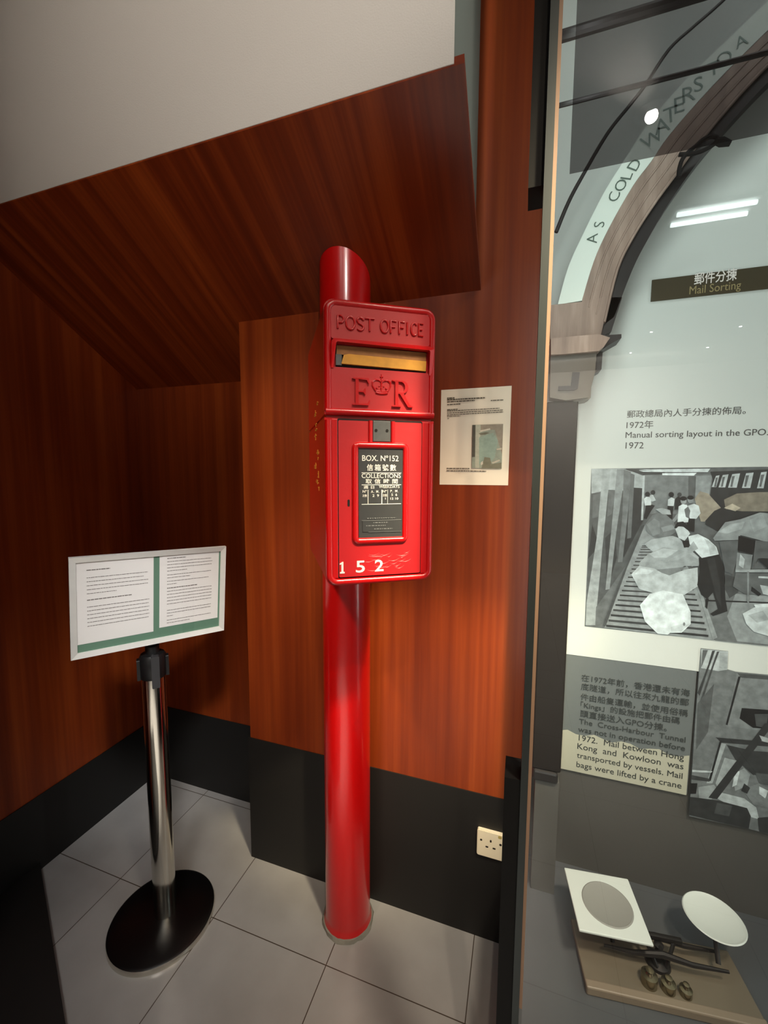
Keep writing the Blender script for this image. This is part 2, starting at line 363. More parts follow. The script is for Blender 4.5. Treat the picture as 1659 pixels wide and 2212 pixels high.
# hood section: raised bead all round the upper casting
def ins(pts, d):
    cx = (L+R_)/2; return pts
r = 0.0075
def bead_path(zb, zt, rt, rb, y, inset):
    l, rr, t, b = L+inset, R_-inset, zt-inset*rt, zb+inset*rb
    rad = 0.016; n = 6; out = []
    def cn(cx, cz, a0): return [(cx+rad*math.cos(math.radians(a0+90*i/n)), y, cz+rad*math.sin(math.radians(a0+90*i/n))) for i in range(n+1)]
    return l, rr, t, b, cn, rad
l, rr, t, b, cn, rad = bead_path(SP+0.010, TP, 1, 0, 0.005, 0.0078)
up = [(rr, 0.005, b)] + cn(rr-rad, t-rad, 0) + cn(l+rad, t-rad, 90) + [(l, 0.005, b)]
bm = bmesh.new(); tube(bm, up, r, 10)
tube(bm, [(L+0.002, 0.004, SP+0.009), (R_-0.002, 0.004, SP+0.009)], 0.0072, 10)
bobj('upper_rim', bm, M_red, smooth=True, angle=60)
b2 = BT+0.0078
low = [(rr, 0.005, SP-0.008), (rr, 0.005, b2+rad)] + list(reversed([(rr-rad+rad*math.cos(math.radians(-90+90*i/6)), 0.005, b2+rad+rad*math.sin(math.radians(-90+90*i/6))) for i in range(7)])) \
    + list(reversed([(l+rad+rad*math.cos(math.radians(180+90*i/6)), 0.005, b2+rad+rad*math.sin(math.radians(180+90*i/6))) for i in range(7)])) + [(l, 0.005, SP-0.008)]
bm = bmesh.new(); tube(bm, low, r, 10); bobj('lower_rim', bm, M_red, smooth=True, angle=60)
# POST OFFICE plate, hood, slot and cipher plate
bm = bmesh.new(); xz_prism(bm, rrect(-0.1035, 0.0985, 0.2075, 0.2695, 0.005), 0.0005, 0.0075); bobj('name_plate', bm, M_red_face, smooth=True)
O_ = arc(0.5, 0.5, 0.5, 0.5, 0, 350, 20)
GL = {'P': [[(0.1, 0), (0.1, 1), (0.6, 1)] + arc(0.6, 0.74, 0.35, 0.26, 90, -90, 8) + [(0.1, 0.48)]], 'O': [O_ + [O_[0]]],
      'S': [[(0.92, 0.82)] + arc(0.5, 0.76, 0.40, 0.24, 40, 180, 8) + [(0.25, 0.57), (0.75, 0.43)] + arc(0.5, 0.24, 0.42, 0.24, 20, -150, 9)],
      'T': [[(0, 1), (1, 1)], [(0.5, 1), (0.5, 0)]], 'F': [[(0.95, 1), (0.1, 1), (0.1, 0)], [(0.1, 0.52), (0.75, 0.52)]], 'I': [[(0.5, 1), (0.5, 0)]],
      'C': [arc(0.55, 0.5, 0.5, 0.5, 45, 315, 14)], 'E': [[(1, 1), (0.1, 1), (0.1, 0), (1, 0)], [(0.1, 0.52), (0.8, 0.52)]]}
for ch, a_, b_ in (('P', 405, 470), ('O', 490, 575), ('S', 590, 665), ('T', 672, 765), ('O', 828, 905), ('F', 922, 988), ('F', 1008, 1074), ('I', 1084, 1110), ('C', 1134, 1198), ('E', 1212, 1262)):
    xa_, xb_ = -0.0918+(a_-405)*0.000205, -0.0918+(b_-405)*0.000205
    bm = bmesh.new()
    for st_ in GL[ch]: tube(bm, [(xa_+p[0]*(xb_-xa_), -0.0008, 0.2268+p[1]*0.0238) for p in st_], 0.0021, 7)
    bobj('raised_letter', bm, M_red, smooth=True, angle=60, label='raised letter '+ch+' of POST OFFICE')
# hood: bowed lip above the slot with cheeks running down both sides
bm = bmesh.new()
hp = [(-0.1040, 0.1990), (-0.0985, 0.2075), (0.0985, 0.2075), (0.1035, 0.1990), (0.1035, 0.150), (0.0985, 0.150), (0.0955, 0.1945), (0.0930, 0.1965), (-0.0930, 0.1985), (-0.0955, 0.1965), (-0.0995, 0.152), (-0.1040, 0.152)]
n = len(hp)
a = [bm.verts.new((p[0], 0.008, p[1])) for p in hp]
lip = []
for p in hp:
    t_ = max(0, min(1, (p[1]-0.150)/0.048)); lip.append(bm.verts.new((p[0], -0.001-0.013*t_*(1 if p[1] < 0.2 else 0.1), p[1])))
for i in range(n): bm.faces.new((a[i], a[(i+1) % n], lip[(i+1) % n], lip[i]))
bm.faces.new(lip)
bmesh.ops.recalc_face_normals(bm, faces=bm.faces[:])
bobj('hood', bm, M_red, smooth=True, angle=50)
bm = nbox(-0.0945, 0.0930, 0.004, 0.0062, 0.1555, 0.1965); so = bobj('posting_slot', bm, M_gap)
bm = nbox(-0.0930, 0.0915, 0.0005, 0.004, 0.1785, 0.1950); bobj('slot_flap', bm, M_brown_flap, label='tarnished brown slot flap')
bm = bmesh.new(); pts = [(-0.0840, 0.1610), (0.0905, 0.1580), (0.0915, 0.1775), (-0.0700, 0.1800), (-0.0790, 0.1775)]
xz_prism(bm, pts, -0.002, 0.004); bobj('slot_strip', bm, M_brass, label='yellowed lower slot strip')
bm = nbox(-0.0945, -0.0830, -0.0005, 0.004, 0.1580, 0.1785); bobj('slot_end', bm, M_tab)
bm = bmesh.new(); xz_prism(bm, rrect(-0.1035, 0.0985, 0.0735, 0.1545, 0.005), 0.0003, 0.0075); bobj('cipher_plate', bm, M_red_face, smooth=True)
# royal cipher: serif E and R either side of a crown
def letter_polys(bm, polys, ox, oz, s, y0, y1):
    for p in polys: xz_prism(bm, [(ox+a*s, oz+b*s) for a, b in p], y0, y1)
E_ = [[(0.12, 0.04), (0.24, 0.04), (0.24, 0.96), (0.12, 0.96)],
      [(0, 0), (0.62, 0), (0.70, 0.20), (0.66, 0.21), (0.58, 0.07), (0.24, 0.045), (0.1, 0.06), (0, 0.035)],
      [(0, 1), (0, 0.965), (0.1, 0.94), (0.24, 0.95), (0.55, 0.93), (0.62, 0.80), (0.66, 0.81), (0.63, 1)],
      [(0.24, 0.48), (0.42, 0.48), (0.48, 0.39), (0.51, 0.39), (0.51, 0.63), (0.48, 0.63), (0.42, 0.53), (0.24, 0.53)]]
R_l = [[(0.12, 0.04), (0.24, 0.04), (0.24, 0.96), (0.12, 0.96)],
       [(0, 0), (0.36, 0), (0.36, 0.035), (0.26, 0.06), (0.1, 0.06), (0, 0.035)],
       [(0, 1), (0, 0.965), (0.12, 0.93), (0.24, 0.95), (0.24, 1)],
       arc(0.36, 0.745, 0.28, 0.255, 90, -90, 10) + [(0.24, 0.49), (0.24, 0.545)] + arc(0.34, 0.745, 0.17, 0.20, -90, 90, 10) + [(0.24, 0.945), (0.24, 1.0)],
       [(0.30, 0.49), (0.46, 0.51), (0.70, 0.10), (0.84, 0.03), (0.84, 0.0), (0.64, 0.0)]]
for ch, pl_, ox in (('E', E_, -0.0630), ('R', R_l, 0.0185)):
    bm = bmesh.new(); letter_polys(bm, pl_, ox, 0.0832, 0.0525, -0.0050, 0.001); bobj('raised_initial', bm, M_red, label='raised serif letter '+ch)
bm = bmesh.new(); y = -0.0005
def arc3(cx, cz, rx, rz, a0, a1, n=10): return [(p[0], y, p[1]) for p in arc(cx, cz, rx, rz, a0, a1, n)]
tube(bm, [(-0.0150, y, 0.1100), (-0.009, y, 0.1085), (-0.003, y, 0.1080), (0.003, y, 0.1085), (0.0095, y, 0.1095)], 0.0023, 6)
tube(bm, [(-0.0155, y, 0.1135), (-0.009, y, 0.1120), (-0.003, y, 0.1115), (0.003, y, 0.1120), (0.0098, y, 0.1130)], 0.0018, 6)
tube(bm, [(-0.0155, y, 0.1135), (-0.0215, y, 0.1230), (-0.0215, y, 0.1300), (-0.0165, y, 0.1345), (-0.009, y, 0.1345), (-0.0035, y, 0.1310)], 0.0019, 6)
tube(bm, [(0.0098, y, 0.1130), (0.0155, y, 0.1225), (0.0155, y, 0.1295), (0.0105, y, 0.1340), (0.003, y, 0.1340), (-0.0025, y, 0.1310)], 0.0019, 6)
tube(bm, [(-0.0030, y, 0.1120), (-0.0030, y, 0.1320)], 0.0018, 6)
tube(bm, [(-0.0030, y, 0.1330), (-0.0030, y, 0.1460)], 0.0012, 6)
tube(bm, [(-0.0062, y, 0.1410), (0.0002, y, 0.1410)], 0.0012, 6)
for cx, cz, rr_ in ((-0.003, 0.1335, 0.0026), (-0.0125, 0.1185, 0.0022), (0.0068, 0.1182, 0.0022), (-0.003, 0.1185, 0.0024), (-0.0075, 0.1225, 0.0016), (0.0018, 0.1222, 0.0016)):
    bmesh.ops.create_uvsphere(bm, u_segments=8, v_segments=6, radius=rr_, matrix=Matrix.Translation((cx, y, cz)))
bobj('crown', bm, M_red, smooth=True)
# door with seam, notice frame, tab, keyhole and painted number
DL, DR, DT, DB = -0.0905, 0.0840, 0.0530, -0.2630
bm = bmesh.new(); xz_prism(bm, rrect(DL-0.0016, DR+0.0016, DB-0.0016, DT+0.004, 0.004), 0.0022, 0.0070); bobj('door_seam', bm, M_gap)
for xa_, xb_ in ((L+0.014, DL-0.0016), (DR+0.0016, R_-0.013)): bobj('door_jamb', nbox(xa_, xb_, 0.001, 0.0072, BT+0.016, SP-0.006, bev=0.001), M_red)
door = bobj('door', (lambda b_: (xz_prism(b_, rrect(DL, DR, DB, DT, 0.003), 0.0002, 0.0070), b_)[1])(bmesh.new()), M_red_face, smooth=True)
fo = [(-0.0572, 0.0048), (0.0490, 0.0050), (0.0490, -0.1885), (-0.0570, -0.1890)]
def rp(x0, x1, z0, z1, rad, y): return [(p[0], y, p[1]) for p in rrect(x0, x1, z0, z1, rad, 4)]
bm = bmesh.new(); tube(bm, rp(-0.0572, 0.0490, -0.1892, 0.0052, 0.007, -0.0008), 0.0068, 10, closed=True)
tube(bm, [(-0.0255, -0.0008, 0.0540), (-0.0255, -0.0008, 0.0080)], 0.0046, 8); tube(bm, [(0.0212, -0.0008, 0.0540), (0.0212, -0.0008, 0.0080)], 0.0046, 8)
bobj('notice_frame', bm, M_red, door, smooth=True, angle=60)
bm = nbox(-0.0205, 0.0160, -0.0022, 0.001, 0.0130, 0.0540, bev=0.0008); tb = bobj('tab_plate', bm, M_tab, door, label='bare grey metal tab')
bm = bmesh.new()
for cx in (-0.0145, 0.0085):
    bmesh.ops.create_cone(bm, cap_ends=True, segments=14, radius1=0.003, radius2=0.003, depth=0.001, matrix=Matrix.Translation((cx, -0.0026, 0.0350)) @ Matrix.Rotation(math.pi/2, 4, 'X'))
bobj('rivet', bm, M_iron, door)
bm = bmesh.new(); xz_prism(bm, [(-0.0500, -0.1825), (0.0430, -0.1825), (0.0435, -0.0005), (-0.0503, -0.0005)], -0.0016, 0.0008)
bobj('notice_plate', bm, M_notice, door, label='charcoal collection notice with white lettering')
def ntext(bm, s, x0, x1, zb, h, **k):
    join(bm, text_bm(s, x0, x1, zb, -0.00155, h, depth=0.0005, **k)); return bm
bm = bmesh.new()
ntext(bm, 'BOX. Nº152', -0.0430, 0.0335, -0.0262, 0.0113, bold=0.006)
ntext(bm, '信箱號數', -0.0335, 0.0285, -0.0462, 0.0135, bold=0.012, sit=True, spacing=1.35)
ntext(bm, 'COLLECTIONS', -0.0440, 0.0385, -0.0605, 0.0088, bold=0.004)
ntext(bm, '取信時間', -0.0360, 0.0320, -0.0722, 0.0098, bold=0.010, sit=True, spacing=1.7)
ntext(bm, '週日', -0.0400, -0.0180, -0.0825, 0.0062, bold=0.010, sit=True, spacing=1.7)
ntext(bm, 'WEEKDAYS', -0.0080, 0.0360, -0.0812, 0.0060, bold=0.005)
ntext(bm, 'Nº', -0.0420, -0.0335, -0.0903, 0.0050, bold=0.004); ntext(bm, 'A. M.', -0.0245, -0.0070, -0.0908, 0.0052, bold=0.004, spacing=1.3)
ntext(bm, 'Nº', 0.0000, 0.0085, -0.0903, 0.0050, bold=0.004); ntext(bm, 'P. M.', 0.0165, 0.0340, -0.0900, 0.0052, bold=0.004, spacing=1.3)
ntext(bm, '次數', -0.0425, -0.0330, -0.0994, 0.0056, sit=True); ntext(bm, '2  9', -0.0215, -0.0080, -0.0990, 0.0052, bold=0.005)
ntext(bm, '次數', 0.0000, 0.0095, -0.0990, 0.0056, sit=True); ntext(bm, '5  6', 0.0185, 0.0310, -0.0975, 0.0050, bold=0.005)
ntext(bm, '1', 0.0052, 0.0064, -0.1048, 0.0040); ntext(bm, '12 10', 0.0165, 0.0335, -0.1052, 0.0045, bold=0.014)
for z in (-0.0502, -0.0745, -0.1140): box(bm, -0.0440, 0.0395, -0.0021, -0.0016, z-0.0006, z+0.0006)
for x, w in ((-0.0308, 0.0006), (-0.0018, 0.0009), (0.0107, 0.0004)): box(bm, x-w, x+w, -0.0021, -0.0016, -0.114, -0.0845)
bobj('notice_lettering', bm, M_white, door, label='white painted notice lettering')
bm = bmesh.new(); box(bm, -0.0425, 0.0385, -0.0030, -0.0016, -0.1710, -0.1470, bev=0.0006)
bobj('date_holder', bm, M_notice, door)
bm = bmesh.new()
for z, a_, b_ in ((-0.1430, -0.033, 0.028), (-0.1520, -0.020, 0.012), (-0.1580, -0.035, 0.006), (-0.1650, -0.018, 0.021)):
    x = a_
    while x < b_:
        w = random.uniform(0.002, 0.006); box(bm, x, min(b_, x+w), -0.0034, -0.0016, z-0.0008, z+0.0008); x += w+0.0018
box(bm, -0.044, 0.040, -0.0034, -0.0028, -0.1474, -0.1466); box(bm, -0.030, 0.040, -0.0034, -0.0028, -0.1716, -0.1710)
bobj('faded_lettering', bm, M_grey_letter, door, label='faded illegible grey lettering')
bm = bmesh.new(); xz_prism(bm, rrect(-0.0728, -0.0682, -0.1178, -0.1040, 0.0022, 4), -0.0006, 0.001); bobj('keyhole', bm, M_gap, door)
one = [(0.0, 0.0), (0.0098, 0.0), (0.0098, 0.0030), (0.0072, 0.0036), (0.0072, 0.0240), (0.0045, 0.0240), (-0.0008, 0.0205), (0.0, 0.0180), (0.0030, 0.0195), (0.0030, 0.0036), (0.0, 0.0030)]
bm = bmesh.new(); xz_prism(bm, [(-0.0890+p[0], -0.2550+p[1]) for p in one], -0.0005, 0.001); bobj('painted_digit', bm, M_white, door, label='white painted 1')
for s, a_, b_ in (('5', -0.0560, -0.0370), ('2', -0.0160, 0.0030)): bobj('painted_digit', text_bm(s, a_, b_, -0.2545, 0.0003, 0.0240, depth=0.0008, bold=0.012), M_white, door, label='white painted '+s)
# brush ridges in the thick paint, low on the door
bm = bmesh.new()
for k in range(26):
    cx, cz = random.uniform(-0.03, 0.055), random.uniform(-0.250, -0.213); ln = random.uniform(0.008, 0.026)
    tube(bm, [(cx+ln*(i/4-0.5), 0.0002, cz-0.004*math.sin(i/4*math.pi)+0.003*(i/4-0.5)) for i in range(5)], [0.0002, 0.0004, 0.0005, 0.0004, 0.0002], 5)
bobj('paint_ridges', bm, M_red_face, door, smooth=True)
# worn yellow strokes painted down the left side of the box
zz = 0.108
for k in range(13):
    h = random.uniform(0.006, 0.018)
    if k not in (2, 6):
        bm = bmesh.new()
        y0 = 0.15+random.uniform(-0.04, 0.03); box(bm, L-0.0006, L+0.001, y0, y0+0.005, zz-h, zz)
        for q in range(random.randint(1, 3)):
            hh = h*random.uniform(0.2, 0.95); ya_ = y0-random.uniform(0.0, 0.02); box(bm, L-0.0006, L+0.001, ya_, y0+random.uniform(0.010, 0.035), zz-hh, zz-hh+0.0022)
        bobj('worn_character', bm, M_yellow, label='worn yellow painted character')
    zz -= h+0.0045
# bracket joining the box to the post
bm = nbox(-0.045, 0.045, DEP-0.004, DEP+0.003, -0.20, 0.20, bev=0.003); bobj('mounting_bracket', bm, M_red)

# ------------------------------------------------------------------ information sign on a queue-barrier stand
SX, SY = -1.085, 0.955
st = thing('sign_stand', 'steel stand on a black disc carrying a framed two page information sign', 'sign stand', (SX, SY, 0))
DC = (-1.083, 0.942)
bm = lathe(bmesh.new(), [(0, 0.022), (0.150, 0.020), (0.157, 0.016), (0.158, 0.012)], (DC[0], DC[1], 0), 72); bs = obj('base_disc', bm, M_disc, st, smooth=True, angle=30)
bm = lathe(bmesh.new(), [(0.1575, 0.0165), (0.1590, 0.013), (0.1590, 0.0), (0.150, 0.0)], (DC[0], DC[1], 0), 72); obj('base_rim', bm, M_steel, bs, smooth=True)['label'] = 'bare steel rim'
bm = lathe(bmesh.new(), [(0.034, 0.018), (0.034, 0.84)], (SX, SY, 0), 48); obj('pole', bm, M_steel, st, smooth=True)
bm = lathe(bmesh.new(), [(0.0355, 0.838), (0.0375, 0.842), (0.0375, 0.905), (0.033, 0.913), (0.020, 0.916), (0.020, 0.938), (0.010, 0.940), (0.010, 0.956)], (SX, SY, 0), 40)
hd = obj('barrier_head', bm, M_black, st, smooth=True)['label'] = 'black barrier head'
hd = [o for o in st.children if o.name.startswith('barrier_head')][0]
VY = Vector((0.752, -0.66, 0))          # towards the viewer
bm = bmesh.new(); d_ = VY; s_ = Vector((0.66, 0.752, 0))
pts = rrect(-0.011, 0.011, 0.815, 0.915, 0.003, 3)
prism(bm, pts, lambda p: Vector((SX, SY, p[1]))+d_*0.026+s_*p[0]+s_*0.006, lambda p: Vector((SX, SY, p[1]))+d_*0.044+s_*p[0]+s_*0.006)
obj('belt_clip', bm, mat('dark_grey_clip', rgb(46, 46, 48), 0.5), st)
for sg in (-1, 1):
    bm = bmesh.new(); pts = rrect(-0.012, 0.012, 0.835, 0.900, 0.003, 3)
    prism(bm, pts, lambda p: Vector((SX, SY, p[1]))+s_*0.035*sg+d_*p[0], lambda p: Vector((SX, SY, p[1]))+s_*0.044*sg+d_*p[0])
    obj('belt_slot', bm, M_black, st)
# framed panel
pc = Vector((-1.039, 0.935, 1.098)); ya, ti, ro, pw, ph = 1.005, -0.068, -0.034, 0.413, 0.289
u = Vector((math.cos(ya), math.sin(ya), 0)); nn = Vector((-math.sin(ya), math.cos(ya), 0))
v = math.cos(ti)*Vector((0, 0, 1))+math.sin(ti)*nn
u2 = math.cos(ro)*u+math.sin(ro)*v; v2 = -math.sin(ro)*u+math.cos(ro)*v; n2 = u2.cross(v2)*-1
n2 = n2 if n2.dot(nn) > 0 else -n2
def SP3(a, b, d): return pc+u2*a+v2*b+n2*d
def sprism(bm, pts, d0, d1): return prism(bm, pts, lambda p: SP3(p[0], p[1], d0), lambda p: SP3(p[0], p[1], d1))
bm = bmesh.new(); hw, hh, fw_ = pw/2, ph/2, 0.0155
outer = [(-hw, hh), (hw, hh), (hw, -hh), (-hw, -hh)]; inner = [(-hw+fw_, hh-fw_), (hw-fw_, hh-fw_), (hw-fw_, -hh+fw_), (-hw+fw_, -hh+fw_)]
for i in range(4):
    j = (i+1) % 4
    o0, o1, i0, i1 = outer[i], outer[j], inner[i], inner[j]
    vs_ = [SP3(*o0, 0.014), SP3(*o1, 0.014), SP3(*o1, 0.002), SP3(*o0, 0.002), SP3(o0[0]*0.975+i0[0]*0.025, o0[1]*0.975+i0[1]*0.025, 0.0), SP3(o1[0]*0.975+i1[0]*0.025, o1[1]*0.975+i1[1]*0.025, 0.0), SP3(*i0, 0.004), SP3(*i1, 0.004), SP3(*i0, 0.010), SP3(*i1, 0.010)]
    V = [bm.verts.new(q) for q in vs_]
    for f in ((0, 1, 2, 3), (3, 2, 5, 4), (4, 5, 7, 6), (6, 7, 9, 8), (0, 8, 9, 1)): bm.faces.new([V[k] for k in f])
bmesh.ops.recalc_face_normals(bm, faces=bm.faces[:])
fr = obj('panel_frame', bm, M_alu, st)
bm = bmesh.new(); sprism(bm, [(-hw+0.004, hh-0.004), (hw-0.004, hh-0.004), (hw-0.004, -hh+0.004), (-hw+0.004, -hh+0.004)], 0.0085, 0.0135); obj('backing_board', bm, M_green, st)['label'] = 'green backing board'
def sheet(a0, a1, b0, b1, rows):
    bm = bmesh.new(); sprism(bm, [(a0, b1), (a1, b1), (a1, b0), (a0, b0)], 0.0078, 0.0084); s = obj('paper_sheet', bm, M_paper, st)
    bm = bmesh.new(); H_ = b1-b0; Wd = a1-a0
    for fb, fa0, fa1, th in rows:
        z = b1-fb*H_; x = a0+fa0*Wd
        while x < a0+fa1*Wd:
            w = random.uniform(0.003, 0.011); e = min(x+w, a0+fa1*Wd); sprism(bm, [(x, z+th), (e, z+th), (e, z-th), (x, z-th)], 0.0074, 0.0079); x = e+0.0011
    obj('printed_lines', bm, M_ink, s)['label'] = 'rows of small grey print'
T1, T2 = 0.0013, 0.0008
rows1 = [(0.11, 0.13, 0.42, T1)] + [(0.20+0.048*k, 0.13, e, T2) for k, e in enumerate((0.92, 0.86, 0.93, 0.92, 0.50))] + [(0.47, 0.13, 0.70, T1)] + [(0.555+0.047*k, 0.13, e, T2) for k, e in enumerate((0.94, 0.93, 0.94, 0.93, 0.94, 0.93))]
rows2 = [(0.04, 0.12, 0.42, T1)] + [(0.085+0.043*k, 0.12, e, T2) for k, e in enumerate((0.86, 0.88, 0.87, 0.45))] + [(0.27, 0.12, 0.86, T2), (0.31, 0.12, 0.50, T2), (0.36, 0.12, 0.82, T2), (0.40, 0.12, 0.28, T2), (0.455, 0.12, 0.62, T1)] + [(0.50+0.045*k, 0.12, 0.88, T2) for k in range(5)] + [(0.77, 0.12, 0.87, T2), (0.81, 0.12, 0.87, T2), (0.85, 0.12, 0.22, T2), (0.91, 0.12, 0.87, T2), (0.95, 0.12, 0.50, T2)]
sheet(-hw+fw_-0.001, -0.004, -0.106, hh-fw_+0.002, rows1)
sheet(0.012, hw-fw_-0.005, -0.098, hh-fw_-0.001, rows2)
bm = bmesh.new(); i_ = [(-hw+fw_-0.002, hh-fw_+0.002), (hw-fw_+0.002, hh-fw_+0.002), (hw-fw_+0.002, -hh+fw_-0.002), (-hw+fw_-0.002, -hh+fw_-0.002)]
f = bm.faces.new([bm.verts.new(SP3(p[0], p[1], 0.006)) for p in i_]); obj('clear_cover', bm, M_acrylic, st)
bm = bmesh.new(); tube(bm, [(SX, SY, 0.945), tuple(SP3(-0.022, -hh+0.006, 0.008))], 0.006, 10); obj('panel_bracket', bm, M_steel, st, smooth=True)

# ------------------------------------------------------------------ notice and socket on the wall
nt_ = thing('wall_notice', 'cream printed notice pinned to the wood wall beside the letter box', 'notice', (-0.14, YB, 1.583))
def wallquad(bm, pts, y0, y1): return xz_prism(bm, pts, y0, y1)
def nz(a, b): p = W(900+a/5.925, 800+b/5.925, YB-0.002); return (p.x, p.z)
bm = bmesh.new(); nx, nz_ = 6, 8
c4 = [nz(315, 252), nz(1217, 197), nz(1170, 1472), nz(293, 1462)]
def bil(a, b):
    t0 = [c4[0][k]*(1-a)+c4[1][k]*a for k in (0, 1)]; t1 = [c4[3][k]*(1-a)+c4[2][k]*a for k in (0, 1)]
    return [t0[k]*(1-b)+t1[k]*b for k in (0, 1)]
g = [[None]*(nx+1) for _ in range(nz_+1)]
for j in range(nz_+1):
    for i in range(nx+1):
        p = bil(i/nx, j/nz_); g[j][i] = bm.verts.new((p[0], YB-0.0012-0.0025*(abs(i/nx-0.5)*2)**3*(1-j/nz_)*0.5, p[1]))
for j in range(nz_):
    for i in range(nx): bm.faces.new((g[j][i], g[j+1][i], g[j+1][i+1], g[j][i+1]))
bmesh.ops.recalc_face_normals(bm, faces=bm.faces[:])
res = bmesh.ops.extrude_face_region(bm, geom=bm.faces[:])
for e in res['geom']:
    if isinstance(e, bmesh.types.BMVert): e.co.y += 0.0008
bmesh.ops.recalc_face_normals(bm, faces=bm.faces[:])
obj('paper', bm, M_cream, nt_, smooth=True)
bm = bmesh.new()
for yy, a_, b_, th in ((358, 392, 492, 7), (378, 392, 880, 7), (405, 392, 745, 6), (388, 950, 1110, 5), (440, 392, 560, 5), (505, 392, 525, 5), (522, 392, 1060, 4), (548, 392, 1108, 4), (572, 392, 1112, 4), (592, 392, 560, 3), (616, 396, 416, 3), (1254, 385, 680, 5), (1284, 385, 890, 5)):
    sl = -0.055 if yy < 800 else 0.012; x = a_
    while x < b_:
        w = random.uniform(14, 46); e = min(x+w, b_); q = [nz(x, yy-th+sl*(x-a_)), nz(e, yy-th+sl*(e-a_)), nz(e, yy+th+sl*(e-a_)), nz(x, yy+th+sl*(x-a_))]
        xz_prism(bm, q, YB-0.0040, YB-0.0034); x = e+6
obj('printed_lines', bm, M_ink2, nt_)['label'] = 'rows of small dark print'
def printed(name, polys, conv, ybase, m, parent, step=0.00004):
    """flat print: polygons of flat tone, each a hair in front of the last"""
    bm = bmesh.new(); ly = bm.loops.layers.float_color.new('tone'); y = ybase
    for poly, c in polys:
        q = [conv(*p) for p in poly]; vsx = [bm.verts.new((p[0], y, p[1])) for p in q]
        f = bm.faces.new(vsx)
        if f.normal.length == 0: f.normal_update()
        f.normal_update()
        if f.normal.y > 0: f.normal_flip()
        for l_ in f.loops: l_[ly] = c
        y -= step
    bmesh.ops.triangulate(bm, faces=[f for f in bm.faces if len(f.verts) > 4])
    return obj(name, bm, m, parent)
def print_mat(name, rough=0.5, grain=0.25, scale=60):
    m = bpy.data.materials.new(name); m.use_nodes = True; nt = m.node_tree; b = nt.nodes['Principled BSDF']; b.inputs['Roughness'].default_value = rough
    at = nt.nodes.new('ShaderNodeAttribute'); at.attribute_name = 'tone'; tc = nt.nodes.new('ShaderNodeTexCoord')
    n = nt.nodes.new('ShaderNodeTexNoise'); n.inputs['Scale'].default_value = scale; n.inputs['Detail'].default_value = 6
    nt.links.new(tc.outputs['Object'], n.inputs['Vector'])
    mr = nt.nodes.new('ShaderNodeMapRange'); mr.inputs['From Min'].default_value = 0.3; mr.inputs['From Max'].default_value = 0.7; mr.inputs['To Min'].default_value = 1-grain; mr.inputs['To Max'].default_value = 1+grain
    nt.links.new(n.outputs['Fac'], mr.inputs['Value'])
    mx = nt.nodes.new('ShaderNodeMix'); mx.data_type = 'RGBA'; mx.blend_type = 'MULTIPLY'; mx.inputs['Factor'].default_value = 1
    nt.links.new(at.outputs['Color'], mx.inputs['A']); nt.links.new(mr.outputs['Result'], mx.inputs['B']); nt.links.new(mx.outputs['Result'], b.inputs['Base Color'])
    return m
M_print = print_mat('photographic_print'); M_print_small = print_mat('small_photo_print', grain=0.12, scale=90)
P = [([(715, 700), (1108, 688), (1088, 1260), (705, 1250)], rgb(150, 158, 140)),
     ([(715, 702), (755, 700), (748, 1108), (708, 1112)], rgb(86, 84, 72)), ([(755, 700), (820, 698), (800, 1250), (750, 1250)], rgb(178, 180, 160)),
     ([(820, 698), (1108, 688), (1095, 1080), (1000, 760), (820, 770)], rgb(150, 140, 122)), ([(800, 860), (980, 800), (1040, 900), (1000, 1120), (940, 1180), (800, 1200)], rgb(146, 166, 150)),
     ([(815, 770), (940, 742), (945, 762), (815, 792)], rgb(206, 200, 180)), ([(795, 808), (890, 792), (930, 800), (880, 825), (820, 828)], rgb(112, 110, 92)),
     ([(870, 1110), (940, 1120), (960, 1200), (1085, 1180), (1088, 1258), (830, 1255)], rgb(124, 122, 100)), ([(960, 1180), (1060, 1140), (1070, 1160), (980, 1195)], rgb(196, 190, 168)),
     ([(820, 1180), (850, 1160), (850, 1200), (825, 1215)], rgb(206, 200, 180)), ([(1020, 1005), (1090, 990), (1090, 1015), (1030, 1022)], rgb(196, 188, 164))]
printed('printed_picture', P, nz, YB-0.0046, M_print_small, nt_)

so = thing('wall_socket', 'square cream three pin socket low on the black skirting', 'socket', (-0.057, YB-0.004, 0.336))
bm = bmesh.new(); xz_prism(bm, rrect(-0.0985, -0.0155, 0.2935, 0.3795, 0.006), YB-0.015, YB-0.004); bmesh.ops.bevel(bm, geom=[e for e in bm.edges if all(abs(v_.co.y-(YB-0.015)) < 1e-5 for v_ in e.verts)], offset=0.0015, segments=2, affect='EDGES'); fp = obj('face_plate', bm, M_socket, so, smooth=True)
def kz(a, b): p = W(1000+a/11.85, 1740+b/11.85, YB-0.015); return (p.x, p.z)
for name, (a_, b_), rx, rz in (('screw_hole', (466, 872), 0.0032, 0.0030), ('screw_hole', (962, 1010), 0.0036, 0.0032), ('earth_slot', (712, 915), 0.0026, 0.0038), ('pin_slot', (614, 1055), 0.0042, 0.0024), ('pin_slot', (798, 1105), 0.0045, 0.0024)):
    c = kz(a_, b_); bm = bmesh.new(); xz_prism(bm, rrect(c[0]-rx, c[0]+rx, c[1]-rz, c[1]+rz, min(rx, rz)*0.8, 4), YB-0.0156, YB-0.0145); obj(name, bm, M_hole, so)
c = kz(950, 825); bm = bmesh.new(); xz_prism(bm, rrect(c[0]-0.0055, c[0]+0.0050, c[1]-0.0045, c[1]+0.0050, 0.003, 4), YB-0.0154, YB-0.0146); obj('stain', bm, M_stain, so)['label'] = 'yellow brown stain'

